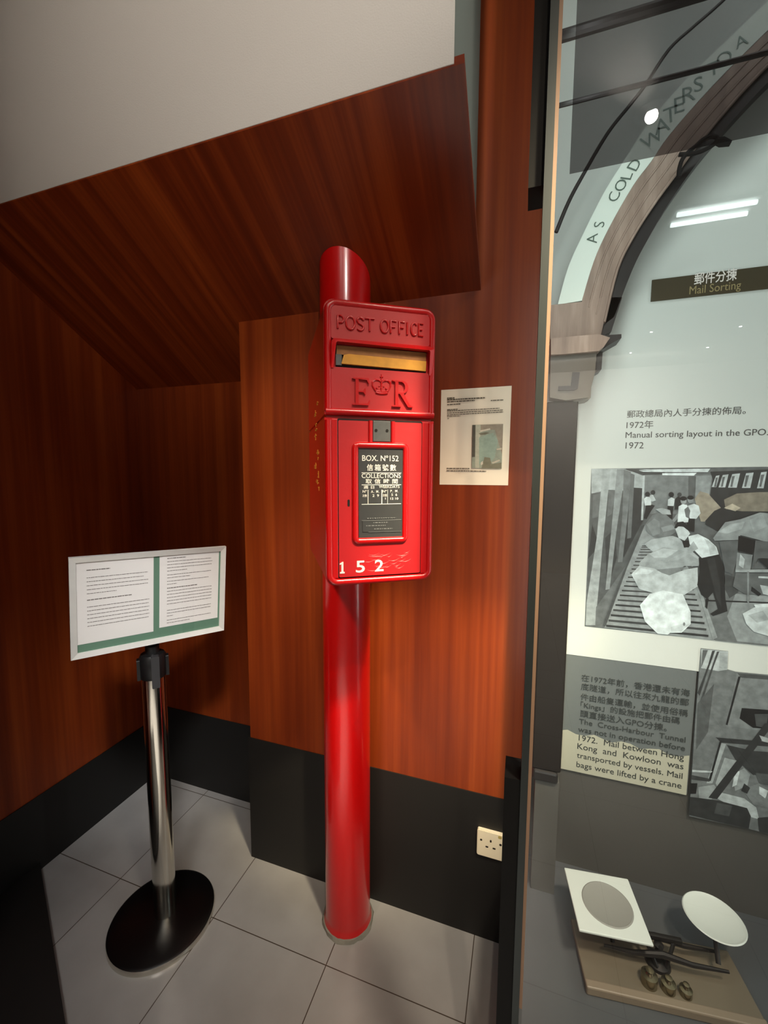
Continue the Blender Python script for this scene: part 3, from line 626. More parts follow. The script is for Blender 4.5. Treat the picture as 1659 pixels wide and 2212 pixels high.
# ------------------------------------------------------------------ display case
YG = 0.66                                  # front glass
case = thing('display_case', 'tall glass fronted museum case with dark metal frame at the right', 'display case', (0.6, 0.95, 0))
DZ = 0.351
bm = nbox(0.0125, 0.0235, YG-0.006, YG+0.030, 0.0, 2.88); obj('frame_stile', bm, M_frame, case)
bm = nbox(0.0235, 0.0285, YG-0.002, YG+0.012, 0.58, 2.88); obj('edge_strip', bm, M_edge, case)['label'] = 'tan edge strip'
bm = nbox(-0.0125, 0.0135, YG-0.004, YG+0.05, 0.0, 0.99); obj('lower_stile', bm, M_frame_black, case)
bm = nbox(-0.008, 0.0135, YG+0.005, YG+0.06, 1.885, 2.88); obj('upper_hinge_cover', bm, M_frame_black, case)
bm = bmesh.new(); bm.faces.new([bm.verts.new(q) for q in ((0.0285, YG, 0.05), (1.35, YG, 0.05), (1.35, YG, 2.85), (0.0285, YG, 2.85))]); obj('front_glass', bm, M_glass, case)
bm = bmesh.new(); bm.faces.new([bm.verts.new(q) for q in ((0.046, YG+0.006, 1.893), (1.35, YG+0.006, 1.893), (1.35, YG+0.006, 2.85), (0.046, YG+0.006, 2.85))]); obj('dark_upper_strip', bm, M_dark_tint, case)['label'] = 'darker strip across the upper glass'
bm = nbox(0.0285, 1.35, YG+0.012, YB, DZ-0.02, DZ); obj('deck', bm, M_deck, case)
bm = nbox(0.014, 1.37, YG+0.03, YB, 0.0, DZ-0.02); obj('base_cabinet', bm, M_frame_black, case)
bm = nbox(0.036, 1.35, 1.212, YB-0.001, DZ, 2.88); obj('back_panel', bm, M_backgrey, case)
bm = nbox(1.35, 1.37, YG, YB, 0.0, 2.88); obj('end_panel', bm, M_backgrey, case)
bm = nbox(0.0125, 1.37, YG, YB, 2.86, 2.89); obj('case_top', bm, M_frame_black, case)
YPn = 1.205                                # face of the exhibit boards
def pz(px, py, Y=YPn-0.0005): p = W(px, py, Y); return (p.x, p.z)

def crop6(a, b): return pz(1120+a/3.078, 980+b/3.078)
board = thing('exhibit_panel', 'large white exhibit panel titled Mail Sorting inside the glass case', 'exhibit panel', (0.6, YPn, 1.4))
ztop = 2.75; zbot = W(1400, 1436, YPn).z
bm = nbox(0.036, 1.34, YPn, 1.2115, zbot, ztop); obj('board', bm, M_panel, board)
a0, a1, a2 = W(1408, 606, YPn), W(1408, 652, YPn), W(1659, 626, YPn)
bm = nbox(a0.x, 0.95, YPn-0.003, YPn, a1.z, a0.z); tb_ = obj('title_band', bm, M_band, board)
YT = YPn-0.003
q0, q1 = W(1499, 615, YT), W(1591, 603, YT)
bm = text_bm('郵件分揀', q0.x, q1.x, W(1499, 616, YT).z, YT, 0.027, depth=0.0006, bold=0.008, sit=True); obj('title_characters', bm, M_white, tb_)
q0, q1 = W(1489, 633, YT), W(1600, 622, YT)
bm = text_bm('Mail Sorting', q0.x, q1.x, W(1489, 636, YT).z, YT, 0.018, depth=0.0006, bold=0.0); obj('title_lettering', bm, mat('gold_lettering', rgb(150, 138, 96), 0.5), tb_)
M_text = mat('black_print', rgb(70, 72, 70), 0.7)
bm = bmesh.new()
for s, l_, r__, yb, h in (('郵政總局內人手分揀的佈局。', 1354, 1610, 903, None), ('1972年', 1353, 1411, 925, None), ('Manual sorting layout in the GPO.', 1351, 1659, 946, None), ('1972', 1351, 1390, 969, None)):
    A, B = W(l_, yb, YPn), W(r__, yb-3, YPn); join(bm, text_bm(s, A.x, B.x, A.z, YPn, h, depth=0.0006, sit=ord(s[0]) > 0x2000))
obj('caption', bm, M_text, board)

# black and white photograph printed on the panel
def g_(v, t=1.0): return rgb(v*250*0.93, v*250*1.0, v*250*1.01) if t == 1.0 else rgb(v*256, v*250, v*224)
def ell(cx, cy, rx, ry, n=10): return [(cx+rx*math.cos(2*math.pi*i/n), cy+ry*math.sin(2*math.pi*i/n)) for i in range(n)]
XE = 2300
Q = [([(485, 100), (XE, 80), (XE, 1345), (440, 1148)], g_(0.40)),
     ([(835, 140), (1290, 138), (1275, 400), (835, 400)], g_(0.50)), ([(485, 100), (710, 100), (835, 150), (832, 250), (600, 240), (485, 265)], g_(0.70)),
     ([(485, 265), (830, 240), (835, 440), (560, 1120), (445, 1140)], g_(0.33)), ([(755, 225), (832, 230), (828, 445), (700, 690), (685, 660)], g_(0.2)),
     ([(490, 470), (520, 560), (505, 650), (462, 700)], g_(0.17)), ([(575, 560), (640, 500), (655, 690), (590, 900)], g_(0.22)), ([(495, 275), (555, 262), (530, 420), (490, 430)], g_(0.40)),
     ([(600, 250), (645, 245), (620, 400), (590, 420)], g_(0.42)),
     ([(560, 103), (612, 103), (560, 600), (510, 1140), (446, 1140), (452, 990), (520, 560)], g_(0.66)), ([(655, 103), (712, 105), (650, 520), (606, 900), (578, 905), (618, 500)], g_(0.58)),
     ([(700, 108), (748, 120), (725, 420), (690, 720), (660, 722), (690, 420)], g_(0.46)), ([(745, 130), (772, 140), (748, 560), (722, 565)], g_(0.42)),
     ([(600, 905), (720, 735), (650, 890), (560, 1120), (510, 1145), (515, 1020)], g_(0.42)),
     ([(700, 103), (1000, 103), (960, 138), (835, 142)], g_(0.26)), ([(800, 106), (1275, 99), (1258, 122), (970, 122)], g_(0.86)), ([(955, 130), (1185, 127), (1165, 146), (955, 143)], g_(0.92)), ([(800, 112), (960, 118), (960, 122), (830, 120)], g_(0.9)),
     ([(826, 145), (840, 145), (828, 442), (814, 442)], g_(0.76)), ([(1130, 150), (1180, 150), (1170, 300), (1130, 290)], g_(0.36)),
     ([(1180, 148), (1285, 145), (1240, 452), (1215, 452), (1175, 280)], g_(0.60)),
     ([(1275, 120), (XE, 80), (XE, 420), (1660, 400), (1255, 380), (1290, 170)], g_(0.20))]
for k, (xa, xb) in enumerate(((1300, 1336), (1345, 1396), (1408, 1472), (1500, 1562), (1600, 1650), (1720, 1790), (1850, 1930), (2000, 2080))):
    Q.append(([(xa+12, 148-6*k), (xb, 143-6*k), (xb-22, 222+2*k), (xa-16, 222+2*k)], g_(0.78)))
    Q.append(([(xa+10, 160-5*k), (xa+26+2*k, 158-5*k), (xa+12, 220), (xa, 220)], g_(0.4)))
Q += [([(1255, 300), (XE, 340), (XE, 470), (1480, 440), (1330, 520), (1240, 470)], g_(0.17)),
      ([(1170, 300), (1205, 250), (1260, 265), (1345, 360), (1300, 380), (1235, 452), (1210, 450)], g_(0.58, 2)), ([(1365, 305), (1450, 265), (1600, 255), (XE, 260), (XE, 390), (1480, 382), (1375, 368)], g_(0.50, 2)), ([(1365, 360), (1420, 332), (1475, 360), (1440, 382)], g_(0.72, 2)),  # the brownish pile is a glass reflection painted into the print
      ([(835, 470), (1010, 560), (1200, 880), (1300, 1240), (570, 1155), (720, 760)], g_(0.60))]
for k in range(21):
    t_ = (k/20.0)**1.35; yy = 610+t_*525; xl = 825-(yy-600)*0.455; xr_ = 1060+(yy-600)*0.375; th = 3+6*t_
    Q.append(([(xl, yy), (xr_, yy+0.10*(xr_-xl)*t_), (xr_, yy+th*1.6+0.10*(xr_-xl)*t_), (xl, yy+th*1.6)], g_(0.2 if k % 2 == 0 else 0.26)))
Q += [([(815, 480), (840, 470), (720, 760), (585, 1130), (575, 1150), (560, 1140), (690, 800)], g_(0.3)),
      ([(1180, 870), (XE, 850), (XE, 1345), (1305, 1240)], g_(0.44)), ([(1180, 870), (1200, 870), (1320, 1220), (1290, 1235)], g_(0.62)), ([(1440, 930), (XE, 990), (XE, 1330), (1450, 1245), (1385, 1080)], g_(0.60)),
      ([(1370, 800), (1440, 820), (1460, 920), (1400, 960), (1370, 900)], g_(0.28)), ([(1260, 970), (1660, 985), (1660, 994), (1260, 980)], g_(0.12)),
      ([(845, 345), (885, 338), (905, 345), (880, 380), (850, 435), (832, 430)], g_(0.12)), ([(832, 300), (850, 285), (882, 290), (880, 342), (838, 345)], g_(0.85)), (ell(856, 270, 17, 17), g_(0.16)),
      ([(870, 280), (890, 268), (912, 310), (885, 320)], g_(0.76)), (ell(892, 258, 16, 16), g_(0.2)),
      ([(990, 345), (1028, 345), (1020, 430), (985, 425)], g_(0.12)), ([(992, 305), (1015, 290), (1037, 300), (1030, 348), (990, 346)], g_(0.85)), (ell(1014, 272, 18, 18), g_(0.14)),
      ([(1040, 300), (1060, 282), (1085, 300), (1075, 370), (1035, 372)], g_(0.14)), (ell(1068, 272, 15, 14), g_(0.25)),
      ([(1120, 420), (1170, 425), (1165, 520), (1115, 510)], g_(0.10)), ([(1055, 395), (1068, 420), (1022, 468), (1008, 458)], g_(0.6)), ([(1062, 350), (1090, 335), (1118, 340), (1138, 380), (1125, 455), (1055, 458)], g_(0.93)),
      ([(1125, 345), (1165, 333), (1195, 345), (1208, 395), (1180, 432), (1135, 430)], g_(0.88)), ([(1100, 370), (1125, 350), (1140, 380), (1130, 430), (1110, 420)], g_(0.45)),
      (ell(1095, 312, 21, 24), g_(0.62)), (ell(1094, 298, 23, 15), g_(0.12)), (ell(1141, 306, 20, 24), g_(0.58)), (ell(1141, 292, 22, 14), g_(0.12)),
      ([(840, 470), (890, 405), (960, 388), (1030, 450), (1048, 515), (1000, 552), (900, 556), (850, 515)], g_(0.47)), ([(850, 470), (900, 430), (935, 450), (940, 530), (890, 545)], g_(0.54)), ([(945, 490), (1020, 470), (1040, 500), (960, 520)], g_(0.58)),
      ([(908, 368), (955, 360), (1005, 375), (1012, 405), (955, 402)], g_(0.68)),
      ([(835, 600), (880, 570), (1020, 545), (1065, 560), (1120, 620), (1200, 690), (1202, 735), (1150, 748), (1080, 705), (900, 655), (862, 628)], g_(0.72)),
      ([(800, 725), (860, 665), (960, 620), (1100, 645), (1200, 705), (1195, 745), (1100, 745), (1000, 805), (900, 775), (800, 778)], g_(0.66)), ([(865, 665), (960, 628), (1060, 640), (985, 690), (900, 690)], g_(0.76)), ([(910, 770), (1110, 750), (1060, 790), (990, 808), (940, 800)], g_(0.52)),
      ([(748, 800), (800, 745), (900, 762), (950, 790), (1000, 808), (1100, 770), (1188, 755), (1190, 880), (1100, 937), (900, 927), (800, 897)], g_(0.79)), ([(770, 800), (810, 760), (900, 775), (860, 800)], g_(0.86)),
      ([(1195, 690), (1330, 665), (1362, 760), (1372, 960), (1386, 1045), (1290, 1077), (1272, 1062), (1322, 1030), (1290, 920), (1250, 965), (1212, 935), (1185, 870), (1200, 780)], g_(0.13)), ([(1250, 700), (1300, 690), (1335, 850), (1345, 1020), (1310, 950)], g_(0.2)),
      ([(1240, 965), (1262, 960), (1250, 1030), (1238, 1015)], g_(0.1)),
      ([(1125, 548), (1190, 533), (1260, 568), (1312, 618), (1328, 668), (1215, 692), (1165, 640), (1135, 600)], g_(0.90)), ([(1230, 560), (1300, 610), (1325, 662), (1270, 672), (1260, 620)], g_(0.8)),
      ([(1160, 580), (1192, 630), (1060, 705), (988, 715), (1000, 700), (1110, 645)], g_(0.70)), ([(1085, 580), (1130, 575), (1130, 620), (1098, 624)], g_(0.1)),
      ([(1040, 500), (1062, 482), (1110, 488), (1138, 530), (1102, 578), (1062, 560)], g_(0.84)), ([(1032, 495), (1052, 455), (1092, 450), (1128, 482), (1122, 508), (1085, 478), (1060, 482)], g_(0.12)),
      ([(805, 1005), (870, 930), (960, 907), (1090, 932), (1142, 1050), (1142, 1130), (1082, 1187), (1005, 1188), (990, 1200), (924, 1194), (900, 1172), (838, 1112)], g_(0.92)), ([(1010, 1150), (1080, 1130), (1130, 1135), (1078, 1180), (1012, 1182)], g_(0.84)), (ell(1098, 1130, 8, 12), g_(0.5)),
      ([(1290, 560), (1370, 455), (1470, 435), (1600, 390), (1700, 400), (XE, 420), (XE, 620), (1660, 590), (1550, 560), (1470, 540), (1460, 572), (1300, 577)], g_(0.60)), ([(1320, 520), (1400, 470), (1500, 450), (1480, 500), (1380, 530)], g_(0.70)), ([(1530, 440), (1620, 400), (1650, 480), (1560, 520)], g_(0.66)),
      ([(1330, 580), (1460, 575), (1450, 700), (1420, 800), (1370, 780), (1350, 680)], g_(0.38)),
      ([(1458, 545), (1570, 575), (1550, 668), (1452, 642)], g_(0.05)), ([(1570, 575), (XE, 640), (XE, 720), (1590, 692), (1550, 760)], g_(0.36)), ([(1450, 655), (1552, 672), (1535, 775), (1438, 772)], g_(0.55)), ([(1470, 665), (1500, 700), (1490, 760), (1460, 740)], g_(0.8)),
      ([(1588, 700), (1660, 695), (1760, 780), (1660, 770)], g_(0.12)), ([(1438, 770), (XE, 760), (XE, 790), (1438, 786)], g_(0.66)), ([(1440, 790), (XE, 800), (XE, 960), (1500, 930), (1420, 880)], g_(0.40)), ([(1590, 812), (1660, 815), (1660, 828), (1590, 824)], g_(0.85)), ([(1515, 780), (1528, 780), (1528, 990), (1515, 985)], g_(0.55)),
      ([(1545, 880), (1610, 930), (1590, 945), (1540, 910)], g_(0.12)), ([(1600, 870), (1660, 880), (1700, 950), (1620, 930)], g_(0.75)),
      ([(1485, 1060), (1560, 1020), (1700, 1010), (XE, 1080), (XE, 1290), (1660, 1210), (1560, 1180), (1510, 1130)], g_(0.82)), ([(1520, 1070), (1620, 1040), (1660, 1100), (1580, 1120)], g_(0.70)), ([(1560, 1000), (1700, 990), (1720, 1012), (1570, 1020)], g_(0.9))]
printed('sorting_hall_photograph', Q, crop6, YPn-0.0006, M_print, board, step=0.00003)['label'] = 'black and white photograph of people sorting mail sacks'

# grey text board below
tbd = thing('text_board', 'grey and cream board of small bilingual text below the white panel', 'text board', (0.28, YPn, 0.8))
zt2 = W(1350, 1688, YPn).z; x_l = W(1213, 1560, YPn).x; x_r = W(1497, 1560, YPn).x; zsp = W(1350, 1608, YPn).z
bm = nbox(x_l-0.004, x_r, YPn+0.001, 1.2115, zt2, zbot-0.001); obj('board', bm, M_greyboard, tbd)
bm = bmesh.new(); Npt = 14; tp = [(x_l-0.006+(x_r-x_l+0.004)*i/Npt, zsp+0.006*math.sin(i*1.9)+0.012*(1-abs(i/Npt-0.15))-0.006) for i in range(Npt+1)]
xz_prism(bm, tp+[(x_r-0.002, zt2-0.002), (x_l-0.006, zt2-0.002)], YPn, YPn+0.002); obj('cream_lower_part', bm, mat('cream_lower_tone', rgb(176, 178, 160), 0.6), tbd)  # lower part of the text board in a paler tone, wavy top edge
bm = bmesh.new(); M_txt2 = mat('faded_print', rgb(48, 54, 52), 0.8)
lines = [('在1972年前，香港還未有海', 1256, 1490, 1471), ('底隧道，所以往來九龍的郵', 1255, 1488, 1490), ('件由船隻運輸，並使用俗稱', 1254, 1486, 1512), ('「Kings」的設施把郵件由碼', 1254, 1468, 1531), ('頭直接送入GPO分揀。', 1253, 1440, 1548),
         ('The  Cross-Harbour  Tunnel', 1251, 1481, 1563), ('was not in operation before', 1249, 1480, 1580), ('1972.  Mail between Hong', 1250, 1478, 1599), ('Kong  and  Kowloon  was', 1247, 1477, 1617), ('transported by vessels. Mail', 1246, 1475, 1636), ('bags were lifted by a crane', 1245, 1473, 1656)]
for s, l_, r__, yb in lines:
    A = W(l_, yb, YPn); B = W(r__, yb+30, YPn); join(bm, text_bm(s, A.x, B.x, A.z, YPn-0.0002, None, depth=0.0006, sit=ord(s[0]) > 0x2000))
obj('lettering', bm, M_txt2, tbd)

# second black and white picture, lower right
def crop7(a, b): return pz(1120+a/3.078, 1380+b/3.078, YPn-0.003)
pic = thing('mounted_photograph', 'small black and white photograph of mail bags on a chute below the white panel', 'photograph', (0.75, YPn, 0.8))
bm = bmesh.new(); xz_prism(bm, [crop7(*p) for p in ((1215, 65), (1395, 85), (1390, 205), (1450, 222), (XE, 300), (XE, 1460), (1535, 1265), (1135, 1180), (1175, 560))], YPn-0.0025, YPn); obj('backing_board', bm, M_greyboard, pic)
Q2 = [([(1215, 65), (1395, 85), (1390, 205), (1450, 222), (XE, 300), (XE, 1460), (1535, 1265), (1135, 1180), (1175, 560)], g_(0.46)),
      ([(1215, 68), (1395, 85), (1390, 205), (1330, 215), (1215, 195)], g_(0.74)), ([(1225, 75), (1260, 75), (1225, 170), (1215, 190)], g_(0.4)), ([(1288, 80), (1308, 78), (1250, 240), (1205, 380), (1190, 360), (1262, 170)], g_(0.24)), ([(1320, 85), (1336, 84), (1300, 180), (1225, 410), (1205, 420)], g_(0.28)), ([(1340, 90), (1392, 90), (1388, 200), (1335, 195)], g_(0.66)),
      ([(1190, 430), (1300, 300), (1260, 620), (1180, 740)], g_(0.34)),
      ([(1452, 228), (XE, 304), (XE, 700), (1380, 580)], g_(0.50)), ([(1455, 228), (XE, 304), (XE, 322), (1480, 258)], g_(0.3)), ([(1462, 250), (1478, 250), (1390, 575), (1378, 570)], g_(0.12)),
      ([(1485, 460), (XE, 520), (XE, 640), (1560, 592), (1470, 530)], g_(0.07)), ([(1570, 500), (1660, 500), (1650, 595), (1580, 580)], g_(0.3)),
      ([(1310, 655), (XE, 740), (XE, 770), (1350, 690)], g_(0.2)), ([(1340, 690), (1380, 700), (1290, 960), (1250, 960)], g_(0.66)), ([(1338, 680), (1352, 680), (1278, 945), (1262, 945)], g_(0.15)),
      ([(1385, 705), (1560, 745), (XE, 800), (XE, 900), (1560, 905), (1440, 800)], g_(0.22)), ([(1370, 790), (1450, 810), (1420, 900), (1330, 1000), (1310, 960)], g_(0.66)),
      ([(1155, 870), (1290, 880), (1280, 890), (1155, 885)], g_(0.8)), ([(1150, 905), (1270, 930), (1270, 950), (1150, 935)], g_(0.24)), ([(1140, 960), (1190, 960), (1180, 1030), (1140, 1030)], g_(0.1)), ([(1195, 985), (1300, 970), (1330, 1010), (1280, 1070), (1200, 1060)], g_(0.62)),
      ([(1300, 1010), (1500, 1060), (1580, 1120), (1600, 1200), (1530, 1180), (1320, 1060)], g_(0.74)), ([(1140, 1050), (1260, 1065), (1330, 1075), (1520, 1125), (1545, 1180), (1530, 1262), (1340, 1220), (1195, 1185), (1135, 1170)], g_(0.2)), ([(1320, 1090), (1420, 1110), (1400, 1180), (1300, 1160)], g_(0.3)),
      ([(1590, 1190), (1700, 1180), (XE, 1300), (XE, 1440), (1600, 1280)], g_(0.2)),
      ([(1420, 900), (1500, 860), (1540, 900), (1520, 980), (1440, 1010)], g_(0.62)), ([(1490, 1000), (1600, 960), (1700, 1010), (1680, 1130), (1560, 1100)], g_(0.5)), ([(1500, 960), (1540, 990), (1520, 1030), (1480, 1010)], g_(0.2)), ([(1600, 980), (1660, 1010), (1640, 1060), (1600, 1030)], g_(0.85)), ([(1440, 880), (1470, 880), (1450, 970), (1420, 985)], g_(0.86)),
      ([(1575, 890), (1660, 900), (1700, 980), (1600, 960)], g_(0.34)),
      ([(1640, 560), (1700, 560), (1320, 1065), (1262, 1055)], g_(0.19)), ([(1600, 640), (1660, 660), (1660, 690), (1620, 680)], g_(0.7))]
printed('print', Q2, crop7, YPn-0.0026, M_print, pic, step=0.00003)

# ------------------------------------------------------------------ wooden arch with inscription, standing in front of the panel
YA = 1.10
arch = thing('wooden_arch', 'dark wooden half arch with a pale inscription strip inside the glass case', 'arch', (0.1, YA, 0.72))
def c4_(a, b): p = W(1120+a/3.078, b/3.078, YA); return (p.x, p.z)
out = [(260, 2030), (330, 1780), (420, 1580), (560, 1300), (690, 1090), (860, 830), (1090, 560), (1370, 290), (1659, 15), (1900, -190), (2200, -420)]
inn = [(420, 2003), (500, 1740), (600, 1520), (760, 1240), (880, 1080), (1000, 905), (1290, 575), (1659, 205), (1900, -10), (2200, -250)]
wod = [(575, 2150), (660, 1800), (760, 1590), (900, 1370), (1060, 1150), (1200, 960), (1460, 650), (1659, 440), (1900, 210), (2200, -50)]
drk = [(640, 2100), (760, 1790), (860, 1590), (1000, 1350), (1180, 1090), (1330, 900), (1600, 600), (1800, 400), (2000, 210), (2200, 40)]
def smooth(pts, n=4):
    P_ = [Vector(p+(0,)) for p in pts]; o_ = []
    for i in range(len(P_)-1):
        p0, p1, p2, p3 = P_[max(i-1, 0)], P_[i], P_[i+1], P_[min(i+2, len(P_)-1)]
        for k in range(n):
            t_ = k/n; q = 0.5*((2*p1)+(-p0+p2)*t_+(2*p0-5*p1+4*p2-p3)*t_*t_+(-p0+3*p1-3*p2+p3)*t_**3); o_.append((q.x, q.y))
    o_.append(pts[-1]); return o_
def ring(bm, A, B, y0, y1):
    A = [c4_(*p) for p in A]; B = [c4_(*p) for p in B]
    m_ = min(len(A), len(B)); A = [A[round(i*(len(A)-1)/(m_-1))] for i in range(m_)]; B = [B[round(i*(len(B)-1)/(m_-1))] for i in range(m_)]
    f0 = [[bm.verts.new((p[0], y, p[1])) for p in L_] for y in (y0, y1) for L_ in (A, B)]
    fs = []
    for i in range(m_-1):
        a, b, c, d = f0[0], f0[1], f0[2], f0[3]
        fs += [bm.faces.new((a[i], b[i], b[i+1], a[i+1])), bm.faces.new((c[i], c[i+1], d[i+1], d[i])), bm.faces.new((a[i], a[i+1], c[i+1], c[i])), bm.faces.new((b[i], d[i], d[i+1], b[i+1]))]
    for e in (0, m_-1): fs.append(bm.faces.new((f0[0][e], f0[2][e], f0[3][e], f0[1][e])))
    bmesh.ops.recalc_face_normals(bm, faces=fs)
So, Si, Sw, Sd = smooth(out), smooth(inn), smooth(wod), smooth(drk)
bm = bmesh.new(); ring(bm, So, Si, YA-0.004, YA+0.02); strip_o = obj('inscription_strip', bm, M_strip, arch, smooth=True, angle=30)
bm = bmesh.new(); ring(bm, Si, Sw, YA-0.002, YA+0.03); obj('arch_face', bm, M_darkwood, arch, smooth=True, angle=30)
bm = bmesh.new(); ring(bm, Sw, Sd, YA+0.006, YA+0.045); obj('arch_edge', bm, M_arch_dark, arch, smooth=True, angle=30)
# grooves along the arch face
def mixp(A, B, t_):
    m_ = min(len(A), len(B)); return [((1-t_)*A[round(i*(len(A)-1)/(m_-1))][0]+t_*B[round(i*(len(B)-1)/(m_-1))][0], (1-t_)*A[round(i*(len(A)-1)/(m_-1))][1]+t_*B[round(i*(len(B)-1)/(m_-1))][1]) for i in range(m_)]
for t_ in (0.30, 0.62, 0.96):
    bm = bmesh.new(); pts = [c4_(*p) for p in mixp(Si, Sw, t_)]
    tube(bm, [(p[0], YA-0.003, p[1]) for p in pts], 0.0022 if t_ < 0.9 else 0.0032, 6); obj('moulding_bead', bm, M_darkwood, arch, smooth=True)
# letters along the strip
def along(S0, S1, f, t_):
    A = S0; n_ = len(A)-1; x = f*n_; i = min(int(x), n_-1); k = x-i
    pa = Vector(c4_(*A[i])+(0,)).lerp(Vector(c4_(*A[i+1])+(0,)), k)
    m_ = len(S1)-1; x = f*m_; i = min(int(x), m_-1); k = x-i
    pb = Vector(c4_(*S1[i])+(0,)).lerp(Vector(c4_(*S1[i+1])+(0,)), k)
    return pa.lerp(pb, t_), pa, pb
SiT = Si
def nearest(pt):
    best = None
    for q in range(0, 401):
        f = q/400; c, pa, pb = along(So, SiT, f, 0.5); d = (c.x-pt[0])**2+(c.y-pt[1])**2
        if best is None or d < best[0]: best = (d, c, pa, pb)
    return best[1:]
M_let = mat('green_grey_lettering', rgb(84, 104, 92), 0.7); M_let2 = mat('faint_lettering', rgb(140, 162, 154), 0.7)
LET = [('A', (500, 1600), 1), ('S', (545, 1500), 1), ('C', (632, 1318), 1), ('O', (680, 1245), 1), ('L', (722, 1180), 1), ('D', (775, 1110), 1), ('W', (885, 935), 0), ('A', (950, 850), 0), ('T', (1008, 775), 0), ('E', (1062, 705), 0), ('R', (1122, 635), 0), ('S', (1182, 570), 0),
       ('T', (1280, 460), 0), ('O', (1350, 390), 0), ('A', (1470, 280), 0)]
for ch, pxy, dark in LET:
    c, pa, pb = nearest(c4_(*pxy)); across = (pa-pb); hgt = across.length*0.45; up_ = across.normalized(); rt_ = Vector((up_.y, -up_.x, 0))
    b_ = text_bm(ch, 0, 1, 0, 0, None, depth=0.0006, bold=-0.004)
    xs = [v_.co.x for v_ in b_.verts]; zs = [v_.co.z for v_ in b_.verts]; sc = hgt/max(zs)
    for v_ in b_.verts:
        q = c + rt_*((v_.co.x-0.5)*sc) + up_*((v_.co.z-max(zs)/2)*sc); v_.co = Vector((q.x, YA-0.0045+v_.co.y*0.5, q.y))
    lo_ = obj('inscription_letter' if dark else 'faint_letter', b_, M_let if dark else M_let2, strip_o)
# spandrel line: thin dark outer moulding
bm = bmesh.new(); pts = smooth([(250, 1545), (330, 1350), (420, 1180), (590, 890), (740, 700), (840, 570), (1000, 330), (1150, 190), (1300, 60), (1450, -80)])
tube(bm, [(c4_(*p)[0], YA, c4_(*p)[1]) for p in pts], [0.0045-0.0015*i/len(pts) for i in range(len(pts))], 6); obj('outer_moulding', bm, M_arch_dark, arch, smooth=True)
bm = bmesh.new(); pts = [c4_(*p) for p in smooth([(250, 1545), (330, 1350), (420, 1180), (590, 890), (740, 700), (840, 570), (1000, 330), (1150, 190), (1300, 60), (1450, -80)])]
# impost capital, block and pilaster
def c8(a, b, Y=YA): p = W(1120+a/5.925, 640+b/5.925, Y); return (p.x, p.z)
def slab(name, pts, y0, y1, m): b_ = bmesh.new(); xz_prism(b_, [c8(*p) for p in pts], y0, y1); return obj(name, b_, m, arch)
slab('arch_foot', [(405, 120), (800, 80), (1165, 0), (1050, 510), (405, 560)], YA-0.004, YA+0.03, M_darkwood)
slab('arch_foot_edge', [(1160, 0), (1335, 0), (1195, 440), (1040, 520)], YA+0.006, YA+0.045, M_arch_dark)
slab('impost', [(405, 585), (1000, 535), (1140, 580), (1065, 690), (1000, 745), (560, 785), (405, 790)], YA-0.03, YA+0.035, M_darkwood)
slab('impost_edge', [(1000, 530), (1110, 510), (1308, 498), (1308, 545), (1140, 640), (1060, 700), (985, 750)], YA-0.008, YA+0.05, M_arch_dark)
slab('capital', [(405, 785), (985, 745), (965, 990), (885, 1310), (600, 1350), (395, 1310)], YA-0.018, YA+0.03, mat('capital_brown', rgb(84, 78, 68), 0.45))
slab('capital_edge', [(985, 745), (1080, 700), (1065, 930), (960, 995), (935, 990), (965, 900)], YA+0.002, YA+0.05, M_arch_dark)
slab('capital_side', [(890, 1000), (940, 985), (922, 1300), (880, 1325), (740, 1350), (700, 1345)], YA-0.002, YA+0.05, mat('capital_grey', rgb(100, 96, 86), 0.5))
slab('capital_key', [(680, 1000), (770, 1000), (745, 1200), (700, 1225), (500, 1225), (505, 1175), (660, 1170)], YA-0.023, YA-0.017, M_arch_dark)
zb_p = W(1180, 1665, YA).z
xa, xb = W(1187, 1000, YA).x, W(1246, 950, YA).x
bm = nbox(xa-0.012, xb, YA, YA+0.04, zb_p, W(1240, 865, YA).z, bev=0.004); obj('pilaster', bm, M_pilaster, arch)
bm = nbox(xa-0.01, xb-0.006, YA-0.006, YA+0.045, zb_p-0.030, zb_p, bev=0.006); obj('pilaster_foot', bm, M_arch_dark, arch)
bm = nbox(xa-0.002, xb-0.002, YA+0.004, YA+0.045, DZ, zb_p-0.03); obj('plinth', bm, M_backgrey, arch)

# rails across the upper part of the case
def rail(name, p0, p1, r_, label):
    A = W(*p0, 0.80); B = W(*p1, 0.80); z = (A.z+B.z)/2
    bm = bmesh.new(); tube(bm, [(0.03, 0.80, z), (1.35, 0.80, z)], r_, 10); return tag(obj(name, bm, M_arch_dark, None, smooth=True), label, 'rail', 'rails across the upper case')
rail('case_rail', (1215, 68), (1477, 10), 0.0085, 'thick black rail across the top of the glass case')
rail('case_rail', (1214, 224), (1399, 182), 0.0038, 'thin black rail below the thick one in the case')
# black loop in front of the arch edge
bm = bmesh.new(); pts = [(1065, 1180), (1070, 1120), (1090, 1060), (1130, 1010), (1180, 970), (1230, 925), (1280, 908), (1320, 915), (1310, 950), (1260, 985), (1200, 1012), (1130, 1025), (1066, 1028)]
P3 = [W(1120+a/3.078, b/3.078, YA-0.02) for a, b in smooth(pts, 3)]
tube(bm, [tuple(p) for p in P3], 0.0042, 7); tube(bm, [tuple(W(1120+a/3.078, b/3.078, YA-0.02)) for a, b in ((1310, 940), (1350, 945), (1410, 955))], [0.006, 0.009, 0.005], 7)
tag(obj('black_loop', bm, M_frame_black, None, smooth=True), 'black loop at the arch edge inside the case', 'cable')

